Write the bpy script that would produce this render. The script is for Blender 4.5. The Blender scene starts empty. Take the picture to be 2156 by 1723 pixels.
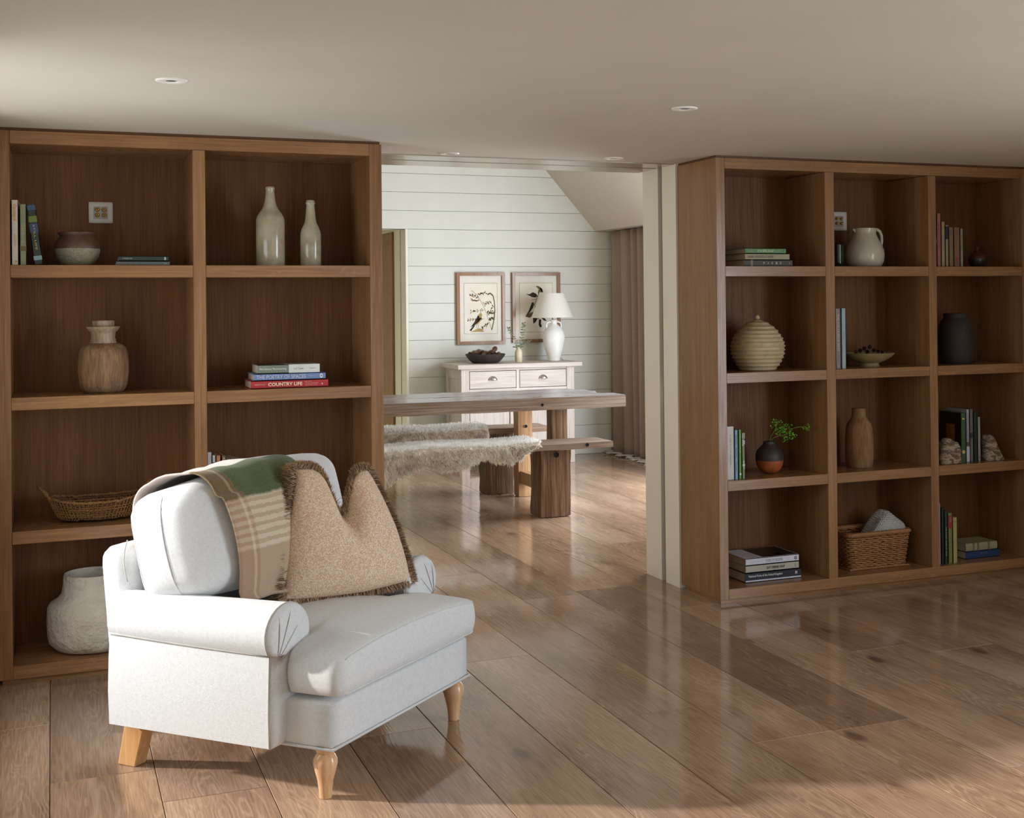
import bpy, bmesh, math, random
import numpy as np
from mathutils import Vector, Matrix, noise as mnoise

S = bpy.context.scene
COL = S.collection
rnd = random.Random(7)

# ------------------------------------------------------------------ camera
F, YAW, PITCH, ROLL, CX, CY, EYE = 2702.60452, 0.393912071, 0.00707688013, 0.0102711422, 1233.31808, 619.015669, 1.42
W_, H_ = 2156, 1723
_f = Vector((math.sin(YAW)*math.cos(PITCH), math.cos(YAW)*math.cos(PITCH), math.sin(PITCH)))
_r = Vector((math.cos(YAW), -math.sin(YAW), 0)); _d = _f.cross(_r)
_r2 = math.cos(ROLL)*_r + math.sin(ROLL)*_d
_d2 = -math.sin(ROLL)*_r + math.cos(ROLL)*_d
CAM = Vector((0, 0, EYE))
cam_data = bpy.data.cameras.new('camera'); cam = bpy.data.objects.new('camera', cam_data); COL.objects.link(cam)
M = Matrix(((_r2.x, -_d2.x, -_f.x, 0), (_r2.y, -_d2.y, -_f.y, 0), (_r2.z, -_d2.z, -_f.z, EYE), (0, 0, 0, 1)))
cam.matrix_world = M
cam_data.sensor_width = 36; cam_data.sensor_fit = 'HORIZONTAL'
cam_data.lens = 36*F/W_
cam_data.shift_x = (W_/2-CX)/W_; cam_data.shift_y = (CY-H_/2)/W_
cam_data.clip_start = .05; cam_data.clip_end = 200
S.camera = cam

# ------------------------------------------------------------------ light
world = bpy.data.worlds.new('sky'); S.world = world; world.use_nodes = True
_bg = world.node_tree.nodes['Background']; _bg.inputs[0].default_value = (.62, .78, 1, 1); _bg.inputs[1].default_value = .5
S.view_settings.view_transform = 'Standard'; S.view_settings.look = 'None'
S.view_settings.gamma = 1; S.view_settings.use_curve_mapping = False
S.view_settings.exposure = 0.0
S.cycles.use_denoising = True
S.cycles.max_bounces = 8; S.cycles.diffuse_bounces = 6; S.cycles.glossy_bounces = 4
S.cycles.sample_clamp_indirect = 6

def sun(name, travel, elev, strength, angle, col):
    l = bpy.data.lights.new(name, 'SUN'); l.energy = strength; l.angle = math.radians(angle); l.color = col
    o = bpy.data.objects.new(name, l); COL.objects.link(o)
    e = math.radians(elev); t = Vector((travel[0], travel[1], 0)).normalized()
    d = Vector((t.x*math.cos(e), t.y*math.cos(e), -math.sin(e)))
    o.rotation_euler = d.to_track_quat('-Z', 'Y').to_euler(); o.location = (-6, 8, 6)
    return o
def area(name, loc, direction, sx, sy, watts, col):
    l = bpy.data.lights.new(name, 'AREA'); l.shape = 'RECTANGLE'; l.size = sx; l.size_y = sy; l.energy = watts; l.color = col
    o = bpy.data.objects.new(name, l); COL.objects.link(o); o.location = loc
    o.rotation_euler = Vector(direction).to_track_quat('-Z', 'Z' if abs(direction[2]) < .9 else 'Y').to_euler()
    return o
sun('sun', (.899, -.438), 21, 5.6, 2.2, (1, .96, .91))
area('window_daylight_left', (-.50, 4.28, 1.12), (1, 0, .04), 1.2, 1.8, 25, (.95, .97, 1))
area('window_daylight_right', (4.80, 1.3, 1.1), (-1, 0, 0), 3.0, 1.8, 195, (.84, .92, 1))
area('window_daylight_rear', (2.9, -2.05, 1.25), (0, 1, 0), 3.2, 1.9, 18, (.94, .97, 1))
area('window_daylight_dining', (4.93, 8.25, 1.1), (-1, 0, 0), 3.2, 1.9, 285, (.84, .91, 1))
area('fill_dining_left', (-1.08, 8.9, .52), (1, 0, .25), 3.3, .6, 40, (.97, 1, .95))  # added fill lamp for the dining room, no window known there
area('window_daylight_hall', (1.01, 12.4, .48), (1, 0, .3), 1.2, .42, 14, (.88, 1, .72))  # green glow on the far door lining, through an added low opening

# ------------------------------------------------------------------ photo geometry helpers (pixel -> direction)
def ray(x, y): return _r2*((x-CX)/F) + _d2*((y-CY)/F) + _f
def onz(x, y, z): d = ray(x, y); return CAM + d*((z-EYE)/d.z)
def ony(x, y, Y): d = ray(x, y); return CAM + d*(Y/d.y)
def onx(x, y, X): d = ray(x, y); return CAM + d*(X/d.x)
def mpp(p): return (Vector(p)-CAM).dot(_f)/F          # metres per pixel at a point

# ------------------------------------------------------------------ materials
def lin(c):
    return tuple(((v/255)/12.92 if v/255 <= .04045 else ((v/255+.055)/1.055)**2.4) for v in c) + (1,)
MATS = {}
class NT:
    def __init__(s, name):
        s.m = bpy.data.materials.new(name); s.m.use_nodes = True; s.t = s.m.node_tree; s.n = s.t.nodes
        s.b = s.n['Principled BSDF']; s.out = s.n['Material Output']
    def add(s, ty, **kw):
        n = s.n.new(ty)
        for k, v in kw.items(): setattr(n, k, v)
        return n
    def link(s, a, b): s.t.links.new(a, b)
    def val(s, sock, v):
        if hasattr(v, 'is_linked') or isinstance(v, bpy.types.NodeSocket): s.link(v, sock)
        else: sock.default_value = v
    def coords(s, kind='Object', scale=(1, 1, 1), offs=None):
        tc = s.add('ShaderNodeTexCoord'); mp = s.add('ShaderNodeMapping')
        s.link(tc.outputs[kind], mp.inputs['Vector']); mp.inputs['Scale'].default_value = scale
        if offs is not None: s.link(offs, mp.inputs['Location'])
        return mp.outputs[0]
    def noise(s, vec, scale=5, detail=4, rough=.55, dist=0):
        n = s.add('ShaderNodeTexNoise'); s.link(vec, n.inputs['Vector'])
        n.inputs['Scale'].default_value = scale; n.inputs['Detail'].default_value = detail
        n.inputs['Roughness'].default_value = rough; n.inputs['Distortion'].default_value = dist
        return n.outputs['Fac']
    def ramp(s, fac, stops):
        r = s.add('ShaderNodeValToRGB'); e = r.color_ramp.elements
        while len(e) < len(stops): e.new(.5)
        for el, (p, c) in zip(e, stops):
            el.position = p; el.color = c if len(c) == 4 else lin(c)
        s.link(fac, r.inputs[0]); return r.outputs[0]
    def mix(s, a, b, fac, mode='MIX'):
        m = s.add('ShaderNodeMix', data_type='RGBA', blend_type=mode)
        s.val(m.inputs[0], fac); s.val(m.inputs[6], a); s.val(m.inputs[7], b); return m.outputs[2]
    def math(s, op, a, b=0.0, c=0.0):
        m = s.add('ShaderNodeMath', operation=op); s.val(m.inputs[0], a); s.val(m.inputs[1], b); s.val(m.inputs[2], c); return m.outputs[0]
    def bump(s, h, strength=.2, dist=.01):
        b = s.add('ShaderNodeBump'); b.inputs['Strength'].default_value = strength; b.inputs['Distance'].default_value = dist
        s.link(h, b.inputs['Height']); s.link(b.outputs[0], s.b.inputs['Normal']); return b
    def base(s, c): s.val(s.b.inputs['Base Color'], c)
    def rough(s, v): s.val(s.b.inputs['Roughness'], v)

def plain(name, c, rough=.6, metal=0, var=.06, scale=14, bump=0, bscale=60, spec=.5, sheen=0, bdist=.004):
    if name in MATS: return MATS[name]
    t = NT(name); v = t.coords()
    n = t.noise(v, scale, 4)
    lo = tuple(x*(1-var) for x in c); hi = tuple(min(255, x*(1+var)) for x in c)
    t.base(t.ramp(n, [(.3, lo), (.7, hi)])); t.rough(rough); t.b.inputs['Metallic'].default_value = metal
    t.b.inputs['Specular IOR Level'].default_value = spec
    if sheen: t.b.inputs['Sheen Weight'].default_value = sheen
    if bump: t.bump(t.noise(v, bscale, 5), bump, bdist)
    MATS[name] = t.m; return t.m

def wood(name, dark, mid, light, axis='Z', rough=.55, fleck=0, ring=0, gscale=1., spec=.35, bump=.15):
    """straight grain along one axis, pores, slow tone drift, optional medullary flecks"""
    if name in MATS: return MATS[name]
    t = NT(name)
    ai = 'XYZ'.index(axis)
    oi = t.add('ShaderNodeObjectInfo'); rv = t.math('MULTIPLY', oi.outputs['Random'], 37.0)
    def sc(a, l):
        s = [a*gscale]*3; s[ai] = l*gscale; return tuple(s)
    comb = t.add('ShaderNodeCombineXYZ')
    for i in range(3): t.link(rv, comb.inputs[i])
    fine = t.noise(t.coords(scale=sc(150, 4.5), offs=comb.outputs[0]), 1, 3, .6)
    midn = t.noise(t.coords(scale=sc(26, 1.1), offs=comb.outputs[0]), 1, 3, .55, .3)
    slow = t.noise(t.coords(scale=sc(3.2, .9), offs=comb.outputs[0]), 1, 2)
    f = t.math('MULTIPLY_ADD', fine, .50, t.math('MULTIPLY_ADD', midn, .26, t.math('MULTIPLY', slow, .26)))
    c = t.ramp(f, [(.34, dark), (.5, mid), (.68, light)])
    if fleck:
        fn = t.noise(t.coords(scale=sc(34, 13), offs=comb.outputs[0]), 1, 2, .5, 1.6)
        fm = t.ramp(fn, [(.60, (0, 0, 0)), (.68, (255, 255, 255))])
        gate = t.ramp(slow, [(.45, (0, 0, 0)), (.62, (255, 255, 255))])
        c = t.mix(c, lin(light), t.math('MULTIPLY', t.math('MULTIPLY', fm, gate), fleck))
    t.base(c); t.rough(t.ramp(fine, [(.3, (int(255*rough*1.05),)*3), (.7, (int(255*rough*.9),)*3)]))
    t.b.inputs['Specular IOR Level'].default_value = spec
    if bump: t.bump(fine, bump, .002)
    MATS[name] = t.m; return t.m

OAK_D, OAK_M, OAK_L = (114, 79, 49), (140, 101, 66), (163, 122, 82)
oakV = wood('fumed_oak_upright', OAK_D, OAK_M, OAK_L, 'Z')
oakH = wood('fumed_oak_lengthwise', OAK_D, OAK_M, OAK_L, 'X', fleck=.6)
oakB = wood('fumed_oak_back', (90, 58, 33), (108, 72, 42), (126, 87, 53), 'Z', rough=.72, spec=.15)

def floor_mat():
    t = NT('oiled_oak_boards')
    oi = t.add('ShaderNodeObjectInfo'); rv = t.math('MULTIPLY', oi.outputs['Random'], 53.0)
    comb = t.add('ShaderNodeCombineXYZ')
    for i in range(3): t.link(rv, comb.inputs[i])
    o = comb.outputs[0]
    warp = t.noise(t.coords(scale=(5.5, .75, 1), offs=o), 1, 3, .55, .4)           # cathedral figure
    v = t.coords(scale=(1, 1, 1), offs=o)
    sx = t.add('ShaderNodeSeparateXYZ'); t.link(v, sx.inputs[0])
    ph = t.math('MULTIPLY_ADD', sx.outputs[0], 26.0, t.math('MULTIPLY', warp, 46.0))
    wob = t.noise(t.coords(scale=(60, 22, 1), offs=o), 1, 3)
    ring = t.math('SINE', t.math('MULTIPLY_ADD', wob, 3.0, t.math('MULTIPLY', ph, 3.4)))
    ring = t.math('MULTIPLY_ADD', ring, .5, .5)
    ring = t.math('POWER', ring, 3.0)
    fine = t.noise(t.coords(scale=(190, 7, 1), offs=o), 1, 3, .6)
    slow = t.noise(t.coords(scale=(4, .8, 1), offs=o), 1, 3)
    f = t.math('MULTIPLY_ADD', fine, .45, t.math('MULTIPLY', slow, .55))
    c = t.ramp(f, [(.30, (118, 94, 77)), (.5, (160, 132, 109)), (.70, (196, 170, 145))])
    gate = t.ramp(t.noise(t.coords(scale=(5, .6, 1), offs=o), 1.7, 2), [(.42, (0, 0, 0)), (.6, (255, 255, 255))])
    c = t.mix(c, lin((208, 184, 157)), t.math('MULTIPLY', t.math('MULTIPLY', ring, gate), .30))
    # knots
    vo = t.add('ShaderNodeTexVoronoi'); vo.feature = 'F1'; t.link(t.coords(scale=(4.0, 1.7, 1), offs=o), vo.inputs['Vector']); vo.inputs['Scale'].default_value = 1
    kn = t.noise(t.coords(scale=(30, 12, 1), offs=o), 1, 3)
    kd = t.math('MULTIPLY_ADD', kn, .10, vo.outputs['Distance'])
    km = t.ramp(kd, [(.10, (255, 255, 255)), (.17, (0, 0, 0))])
    c = t.mix(c, lin((74, 60, 52)), t.math('MULTIPLY', km, .75))
    halo = t.ramp(kd, [(.1, (255, 255, 255)), (.33, (0, 0, 0))])
    c = t.mix(c, lin((112, 78, 58)), t.math('MULTIPLY', halo, .35))
    c = t.mix(c, oi.outputs['Color'], 1.0, 'MULTIPLY')
    t.base(c)
    t.rough(t.ramp(t.noise(t.coords(scale=(9, 2.5, 1), offs=o), 1, 3), [(.3, (62, 62, 62)), (.7, (96, 96, 96))]))
    t.b.inputs['Specular IOR Level'].default_value = .5
    h = t.math('MULTIPLY_ADD', fine, .5, t.math('MULTIPLY', ring, .3))
    t.bump(h, .12, .002)
    return t.m
floorM = floor_mat()

def weave(name, c1, c2, scale=1250, rough=.95, bump=.5, sheen=.2, big=.04):
    if name in MATS: return MATS[name]
    t = NT(name); v = t.coords()
    h = t.noise(v, scale*.45, 1, .5)
    n = t.noise(v, 90, 3); h2 = t.math('MULTIPLY_ADD', n, .5, h)
    t.base(t.mix(t.ramp(h2, [(.5, c1), (.95, c2)]), lin(c2), t.math('MULTIPLY', t.noise(v, 6, 2), big)))
    t.rough(rough); t.b.inputs['Sheen Weight'].default_value = sheen; t.b.inputs['Specular IOR Level'].default_value = .2
    t.bump(h2, bump, .0012)
    MATS[name] = t.m; return t.m

linenM = weave('ivory_linen', (200, 201, 201), (221, 222, 223), bump=.5)
ceilM = plain('warm_white_plaster', (200, 192, 178), .9, var=.01, scale=3)
wallM = plain('soft_white_paint', (222, 216, 200), .6, var=.012, scale=3)
shipM = plain('sage_white_eggshell', (213, 214, 205), .5, var=.015, scale=3)
jambM = plain('cream_satin_paint', (236, 230, 212), .3, var=.01, scale=3)
darkM = plain('dark_slot', (52, 48, 44), .6)
shadeM = plain('sage_joint', (120, 116, 100), .8)
gapM = plain('shadow_gap', (40, 26, 15), .8)
metalM = plain('brushed_nickel', (196, 190, 182), .28, metal=1, var=.02)
steelM = plain('polished_steel', (210, 208, 204), .2, metal=1, var=.02)
goldM = plain('gold_connector', (214, 172, 84), .28, metal=1, var=.05)
pageM = plain('book_pages', (206, 194, 172), .9, var=.08, scale=120)
rusticM = wood('reclaimed_oak', (84, 65, 51), (130, 108, 91), (170, 150, 134), 'X', rough=.85, gscale=.5, bump=.9)
rusticTop = wood('weathered_grey_top', (104, 95, 94), (152, 144, 144), (188, 183, 187), 'X', rough=.5, gscale=.5, bump=.7)
rusticV = wood('reclaimed_oak_post', (54, 38, 27), (108, 80, 57), (156, 126, 98), 'Z', rough=.9, gscale=.45, bump=1.0)
rusticPale = wood('reclaimed_pale_post', (122, 88, 56), (172, 132, 90), (200, 164, 122), 'Z', rough=.85, gscale=.8, bump=.6)
limedM = wood('limed_pine_lengthwise', (164, 150, 140), (197, 185, 175), (215, 206, 199), 'X', rough=.7, gscale=.7)
limedV = wood('limed_pine_upright', (164, 150, 140), (197, 185, 175), (215, 206, 199), 'Z', rough=.7, gscale=.7)
beechM = wood('turned_beech', (184, 140, 102), (208, 166, 126), (222, 186, 148), 'Z', rough=.35, gscale=.6, bump=.03)
pineLeg = wood('raw_pine', (168, 118, 72), (196, 148, 98), (214, 172, 122), 'Z', rough=.45, gscale=.5, bump=.05)

# ------------------------------------------------------------------ mesh helpers
class MB:
    def __init__(s): s.v = []; s.f = []; s.mi = []; s.sm = []
    def add(s, vs, fs, mi=0, smooth=False):
        o = len(s.v); s.v += [tuple(p) for p in vs]
        for f in fs: s.f.append(tuple(i+o for i in f)); s.mi.append(mi); s.sm.append(smooth)
        return s
    def box(s, x0, x1, y0, y1, z0, z1, mi=0):
        v = [(x, y, z) for x in (x0, x1) for y in (y0, y1) for z in (z0, z1)]
        return s.add(v, [(0, 1, 3, 2), (4, 6, 7, 5), (0, 4, 5, 1), (2, 3, 7, 6), (0, 2, 6, 4), (1, 5, 7, 3)], mi)
    def lathe(s, prof, seg=40, c=(0, 0, 0), mi=0, smooth=True, cap=True, wob=0, seed=0):
        n = len(prof); vs = []; fs = []
        for k in range(seg):
            a = 2*math.pi*k/seg
            for (r, z) in prof:
                q = r
                if wob: q = r*(1+wob*mnoise.noise(Vector((math.cos(a)*2+seed, math.sin(a)*2, z*14))))
                vs.append((c[0]+q*math.cos(a), c[1]+q*math.sin(a), c[2]+z))
        for k in range(seg):
            k2 = (k+1) % seg
            for i in range(n-1):
                fs.append((k*n+i, k2*n+i, k2*n+i+1, k*n+i+1))
        if cap:
            if prof[0][0] > 1e-5: fs.append(tuple(k*n for k in range(seg))[::-1])
            if prof[-1][0] > 1e-5: fs.append(tuple(k*n+n-1 for k in range(seg)))
        return s.add(vs, fs, mi, smooth)
    def tube(s, pts, r, seg=8, mi=0, closed=False, smooth=True):
        pts = [Vector(p) for p in pts]; n = len(pts); vs = []; fs = []
        rr = r if isinstance(r, (list, tuple)) else [r]*n
        up = Vector((0, 0, 1)); prev = None
        for i, p in enumerate(pts):
            a = pts[(i-1) % n] if (closed or i > 0) else p
            b = pts[(i+1) % n] if (closed or i < n-1) else p
            t = (b-a).normalized()
            if prev is None:
                x = t.cross(up) if abs(t.z) < .95 else t.cross(Vector((1, 0, 0)))
            else: x = prev - t*prev.dot(t)
            x = x.normalized(); prev = x; y = t.cross(x)
            for k in range(seg):
                an = 2*math.pi*k/seg; vs.append(p + (x*math.cos(an)+y*math.sin(an))*rr[i])
        m = n if closed else n-1
        for i in range(m):
            j = (i+1) % n
            for k in range(seg):
                k2 = (k+1) % seg; fs.append((i*seg+k, i*seg+k2, j*seg+k2, j*seg+k))
        if not closed: fs.append(tuple(range(seg))[::-1]); fs.append(tuple((n-1)*seg+k for k in range(seg)))
        return s.add(vs, fs, mi, smooth)
    def grid(s, fn, nu, nv, mi=0, smooth=True, flip=False):
        vs = [fn(i/nu, j/nv) for i in range(nu+1) for j in range(nv+1)]; fs = []
        for i in range(nu):
            for j in range(nv):
                q = (i*(nv+1)+j, (i+1)*(nv+1)+j, (i+1)*(nv+1)+j+1, i*(nv+1)+j+1)
                fs.append(q[::-1] if flip else q)
        return s.add(vs, fs, mi, smooth)
    def xf(s, m):
        s.v = [tuple(m @ Vector(p)) for p in s.v]; return s
    def mesh(s, name, mats):
        me = bpy.data.meshes.new(name); me.from_pydata(s.v, [], s.f); 
        for m in (mats if isinstance(mats, (list, tuple)) else [mats]): me.materials.append(m)
        me.polygons.foreach_set('material_index', s.mi); me.polygons.foreach_set('use_smooth', s.sm)
        me.validate(); me.update(); return me
    def obj(s, name, mats, parent=None, bevel=0, seg=1, sharp=None, loc=None):
        me = s.mesh(name, mats)
        if bevel:
            bm = bmesh.new(); bm.from_mesh(me)
            bmesh.ops.remove_doubles(bm, verts=bm.verts, dist=1e-6)
            bmesh.ops.bevel(bm, geom=list(bm.edges), offset=bevel, segments=seg, affect='EDGES', profile=.5)
            bm.to_mesh(me); bm.free()
        if sharp is not None: me.set_sharp_from_angle(angle=math.radians(sharp))
        o = bpy.data.objects.new(name, me); COL.objects.link(o)
        if parent: o.parent = parent
        if loc: o.location = loc
        return o
def box(name, x0, x1, y0, y1, z0, z1, mat, parent=None, bevel=.0015):
    """a box whose origin sits at its centre"""
    c = ((x0+x1)/2, (y0+y1)/2, (z0+z1)/2)
    return MB().box(x0-c[0], x1-c[0], y0-c[1], y1-c[1], z0-c[2], z1-c[2]).obj(name, mat, parent, bevel, loc=c)
def tag(o, label=None, cat=None, group=None, kind=None):
    if label: o['label'] = label
    if cat: o['category'] = cat
    if group: o['group'] = group
    if kind: o['kind'] = kind
    return o
def thing(name, label, cat, loc=(0, 0, 0), rz=0, group=None):
    o = bpy.data.objects.new(name, None); COL.objects.link(o); o.location = loc; o.rotation_euler = (0, 0, rz); o.empty_display_size = .05
    return tag(o, label, cat, group)
def struct(o): o['kind'] = 'structure'; return o
def empty_struct(name): o = bpy.data.objects.new(name, None); COL.objects.link(o); return struct(o)
def rbox(mb, cx, cy, cz, hx, hy, hz, r, N=10, bulge=(0, 0, 0, 0, 0, 0), mi=0, fn=None):
    """rounded box with bulging faces; bulge = (-x,+x,-y,+y,-z,+z)"""
    h = (hx, hy, hz)
    for ax in range(3):
        for sg in (-1, 1):
            a, b = [i for i in range(3) if i != ax]
            def P(s, t, ax=ax, sg=sg, a=a, b=b):
                q = [0, 0, 0]
                sa = math.sin((s*2-1)*math.pi/2)*.5+(s*2-1)*.5; sb = math.sin((t*2-1)*math.pi/2)*.5+(t*2-1)*.5
                q[ax] = sg*h[ax]; q[a] = sa*h[a]; q[b] = sb*h[b]
                inn = [max(-(h[i]-r), min(h[i]-r, q[i])) for i in range(3)]
                d = Vector([q[i]-inn[i] for i in range(3)])
                p = Vector(inn) + (d.normalized()*r if d.length > 1e-9 else d)
                na, nb, nc = [p[i]/h[i] for i in range(3)]
                nn = (na, nb, nc)
                for k in range(3):
                    o1, o2 = [i for i in range(3) if i != k]
                    w = max(0, 1-nn[o1]**2)*max(0, 1-nn[o2]**2)
                    if nn[k] > 0: p[k] += bulge[2*k+1]*w*nn[k]
                    else: p[k] += bulge[2*k]*w*nn[k]
                if fn: p = fn(p)
                return (p[0]+cx, p[1]+cy, p[2]+cz)
            flip = (sg > 0) ^ (ax == 1)
            mb.grid(P, N, N, mi, True, not flip)
    return mb
def weld(o, d=1e-5):
    bm = bmesh.new(); bm.from_mesh(o.data); bmesh.ops.remove_doubles(bm, verts=bm.verts, dist=d)
    bmesh.ops.recalc_face_normals(bm, faces=bm.faces); bm.to_mesh(o.data); bm.free(); return o
def text_mesh(txt, width=None, height=None, bold=0.0, spacing=1.0):
    cu = bpy.data.curves.new('lettering', 'FONT'); cu.body = txt; cu.size = 1; cu.align_x = 'CENTER'; cu.align_y = 'CENTER'
    cu.space_character = spacing; cu.offset = bold; cu.resolution_u = 3
    o = bpy.data.objects.new('lettering', cu); COL.objects.link(o)
    dg = bpy.context.evaluated_depsgraph_get(); me = bpy.data.meshes.new_from_object(o.evaluated_get(dg))
    bpy.data.objects.remove(o); bpy.data.curves.remove(cu)
    xs = [v.co.x for v in me.vertices]; ys = [v.co.y for v in me.vertices]
    cx, cy = (min(xs)+max(xs))/2, (min(ys)+max(ys))/2; w, h = max(xs)-min(xs), max(ys)-min(ys)
    sx = (width/w) if width else None; sy = (height/h) if height else None
    sx = sx or sy; sy = sy or sx
    for v in me.vertices: v.co.x = (v.co.x-cx)*sx; v.co.y = (v.co.y-cy)*sy
    return me
INK = {}
def ink(c):
    if c not in INK: INK[c] = plain('print_ink_%02x%02x%02x' % c, c, .6, var=.02)
    return INK[c]
def lettering(txt, col, parent, mat, width=None, height=None, bold=0.0, spacing=1.0, name='lettering'):
    me = text_mesh(txt, width, height, bold, spacing); me.materials.clear(); me.materials.append(ink(col))
    o = bpy.data.objects.new(name, me); COL.objects.link(o); o.parent = parent; o.matrix_local = mat; return o
FRONT = Matrix.Rotation(math.pi/2, 4, 'X')                     # text lying in XZ, facing -Y
def at_front(x, y, z, roll=0):
    return Matrix.Translation((x, y, z)) @ FRONT @ Matrix.Rotation(roll, 4, 'Z')

# ================================================================== THE SETTING
CEIL = 2.108
BY = 5.311                 # front plane of both bookcases
XL, XR = -.215, 4.745      # side walls of the sitting room
YB = -2.2                  # rear wall
# ---- floor: boards run front to back
fl = empty_struct('floor')
sub = MB().box(-1.2, 5.2, YB, 11.6, -.06, -.021).obj('subfloor', gapM, fl)
PW = .2985; X0 = -.0165
joints = {0: 4.17, 3: 4.19, 6: 4.03, 8: 3.61, 9: 5.347, 10: 4.39, 11: 4.25}
tints = {(8, 1): (.80, .76, .74), (8, 0): (1.12, 1.08, 1.03), (9, 0): (1.0, .97, .95), (10, 1): (.86, .80, .75)}
for k in range(-4, 18):
    x0 = X0+PW*k; x1 = x0+PW
    if x1 < -1.1 or x0 > 5.1: continue
    j = joints.get(k, 3.0+rnd.random()*2.1); L = 2.25
    ys = [j]
    while ys[0] > YB: ys.insert(0, ys[0]-L*(.85+.3*rnd.random()))
    while ys[-1] < 11.3: ys.append(ys[-1]+L*(.85+.3*rnd.random()))
    base = ys.index(j)
    for i in range(len(ys)-1):
        a, b = max(ys[i], YB), min(ys[i+1], 11.35)
        if b-a < .05: continue
        o = box('floor_board', x0+.0011, x1-.0011, a+.0009, b-.0009, -.021, 0, floorM, fl, bevel=.0012)
        g = .80+.32*rnd.random(); w = rnd.random()
        tt = tints.get((k, i-base+1), None)
        c = tt if tt else (g*(1.0+.03*w), g*(.985+.01*w), g*(.99-.05*w))
        o.color = (c[0], c[1], c[2], 1)

# ---- ceiling of the sitting room, with recessed downlights
ce = struct(MB().box(XL-.3, XR+.3, YB-.2, 5.725, CEIL, CEIL+.12).obj('ceiling', ceilM))
# ---- walls of the sitting room
wl = empty_struct('wall_left')
WY0, WY1, WZ0, WZ1 = 3.67, 4.92, .17, 2.06
for a in ((XL-.26, XL, YB-.2, WY0, 0, CEIL), (XL-.26, XL, WY1, 6.1, 0, CEIL), (XL-.26, XL, WY0, WY1, 0, WZ0), (XL-.26, XL, WY0, WY1, WZ1, CEIL)):
    MB().box(*a).obj('wall_panel', wallM, wl)
wn = empty_struct('window_1')
fm = MB()
for a in ((XL-.2, XL-.14, WY0, WY0+.05, WZ0, WZ1), (XL-.2, XL-.14, WY1-.05, WY1, WZ0, WZ1), (XL-.2, XL-.14, WY0, WY1, WZ0, WZ0+.05), (XL-.2, XL-.14, WY0, WY1, WZ1-.05, WZ1)): fm.box(*a)
fm.obj('window_frame', jambM, wn)
wrt = empty_struct('wall_right')
for a in ((XR, XR+.2, YB-.2, -.25, 0, CEIL), (XR, XR+.2, 2.85, 5.715, 0, CEIL), (XR, XR+.2, -.25, 2.85, 0, .15), (XR, XR+.2, -.25, 2.85, 2.03, CEIL)):
    MB().box(*a).obj('wall_panel', wallM, wrt)
w4 = empty_struct('window_4'); fm = MB()
for y in (-.25, .77, 1.79, 2.79): fm.box(XR+.08, XR+.14, y, y+.06, .15, 2.03)
fm.obj('window_frame', jambM, w4)
wb = empty_struct('wall_rear')
for a in ((XL-.2, 1.2, YB-.2, YB, 0, CEIL), (4.5, XR+.2, YB-.2, YB, 0, CEIL), (1.2, 4.5, YB-.2, YB, 0, .2), (1.2, 4.5, YB-.2, YB, CEIL-.04, CEIL)):
    MB().box(*a).obj('wall_panel', wallM, wb)
w2 = empty_struct('window_2'); fm = MB()
for x in (1.2, 2.28, 3.38, 4.44): fm.box(x, x+.06, YB-.12, YB-.06, .2, CEIL-.04)
fm.box(1.2, 4.5, YB-.12, YB-.06, .2, .26); fm.box(1.2, 4.5, YB-.12, YB-.06, CEIL-.1, CEIL-.04); fm.obj('window_frame', jambM, w2)

# ---- pocket-door wall between the rooms (two leaves with a slot)
JY = (5.716, 5.872, 5.918, 6.10); JX = 2.865; JXL = 1.255
wf = empty_struct('wall_middle')
for (a, b) in ((JX, 5.3), (-1.15, JXL)):
    if a == JX:
        MB().box(a, XR+.2, JY[0], JY[1], 0, CEIL+.1).obj('wall_leaf', jambM, wf)
        MB().box(a, b, JY[2], JY[3], 0, 3.6).obj('wall_leaf', jambM, wf)
        MB().box(a+.02, b, JY[1], JY[2], 0, CEIL+.1).obj('pocket_door_edge', darkM, wf)
        lp = MB().box(a+.0185, a+.0215, 5.88, 5.91, .90, 1.0).obj('latch_plate', steelM, wf)
        lp['label'] = 'polished metal latch plate on the pocket door edge'
    else:
        MB().box(a, b, JY[0], JY[1], 0, CEIL+.1).obj('wall_leaf', jambM, wf)
        MB().box(a, b, JY[2], JY[3], 0, 3.6).obj('wall_leaf', jambM, wf)
MB().box(JXL, JX, JY[2], JY[3], CEIL+.11, 3.6).obj('wall_leaf', jambM, wf)
hd = empty_struct('trim_1')
hm = plain('satin_track_metal', (196, 188, 176), .22, metal=.55, var=.02)
MB().box(JXL, JX, 5.727, 5.905, CEIL-.004, CEIL+.12).obj('head_track', hm, hd)
MB().box(JXL, JX, 5.935, 6.15, CEIL-.004, CEIL+.12).obj('head_track', hm, hd)
MB().box(JXL, JX, 5.905, 5.935, CEIL+.03, CEIL+.12).obj('track_slot', darkM, hd)

# ---- dining room shell
YW = 11.17
wk = empty_struct('wall_back')
DX, DZ = 2.92, 2.095
zs = [DZ-.1658*i for i in range(13)]
z = DZ
BH = .1658
MB().box(DX+.004, 5.02, YW+.014, YW+.13, 0, DZ).obj('wall_backing', shadeM, wk)
MB().box(-1.1, 5.02, YW+.014, YW+.13, DZ+.002, 3.6).obj('wall_backing', shadeM, wk)
def shipboard(x0, x1, z0, z1): box('shiplap_board', x0, x1, YW, YW+.0135, z0+.0013, z1-.0013, shipM, wk, bevel=.0012)
shipL = [(-1.1, 1.2)]
z1 = DZ
while z1 > .01:
    shipboard(-1.1, 1.2, max(0, z1-BH), z1)
    z0 = max(0, z1-BH); shipboard(DX+.012, 5.0, z0, z1); z1 = z0
z0 = DZ
while z0 < 3.4:
    shipboard(-1.1, 5.0, z0, z0+BH); z0 += BH
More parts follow.
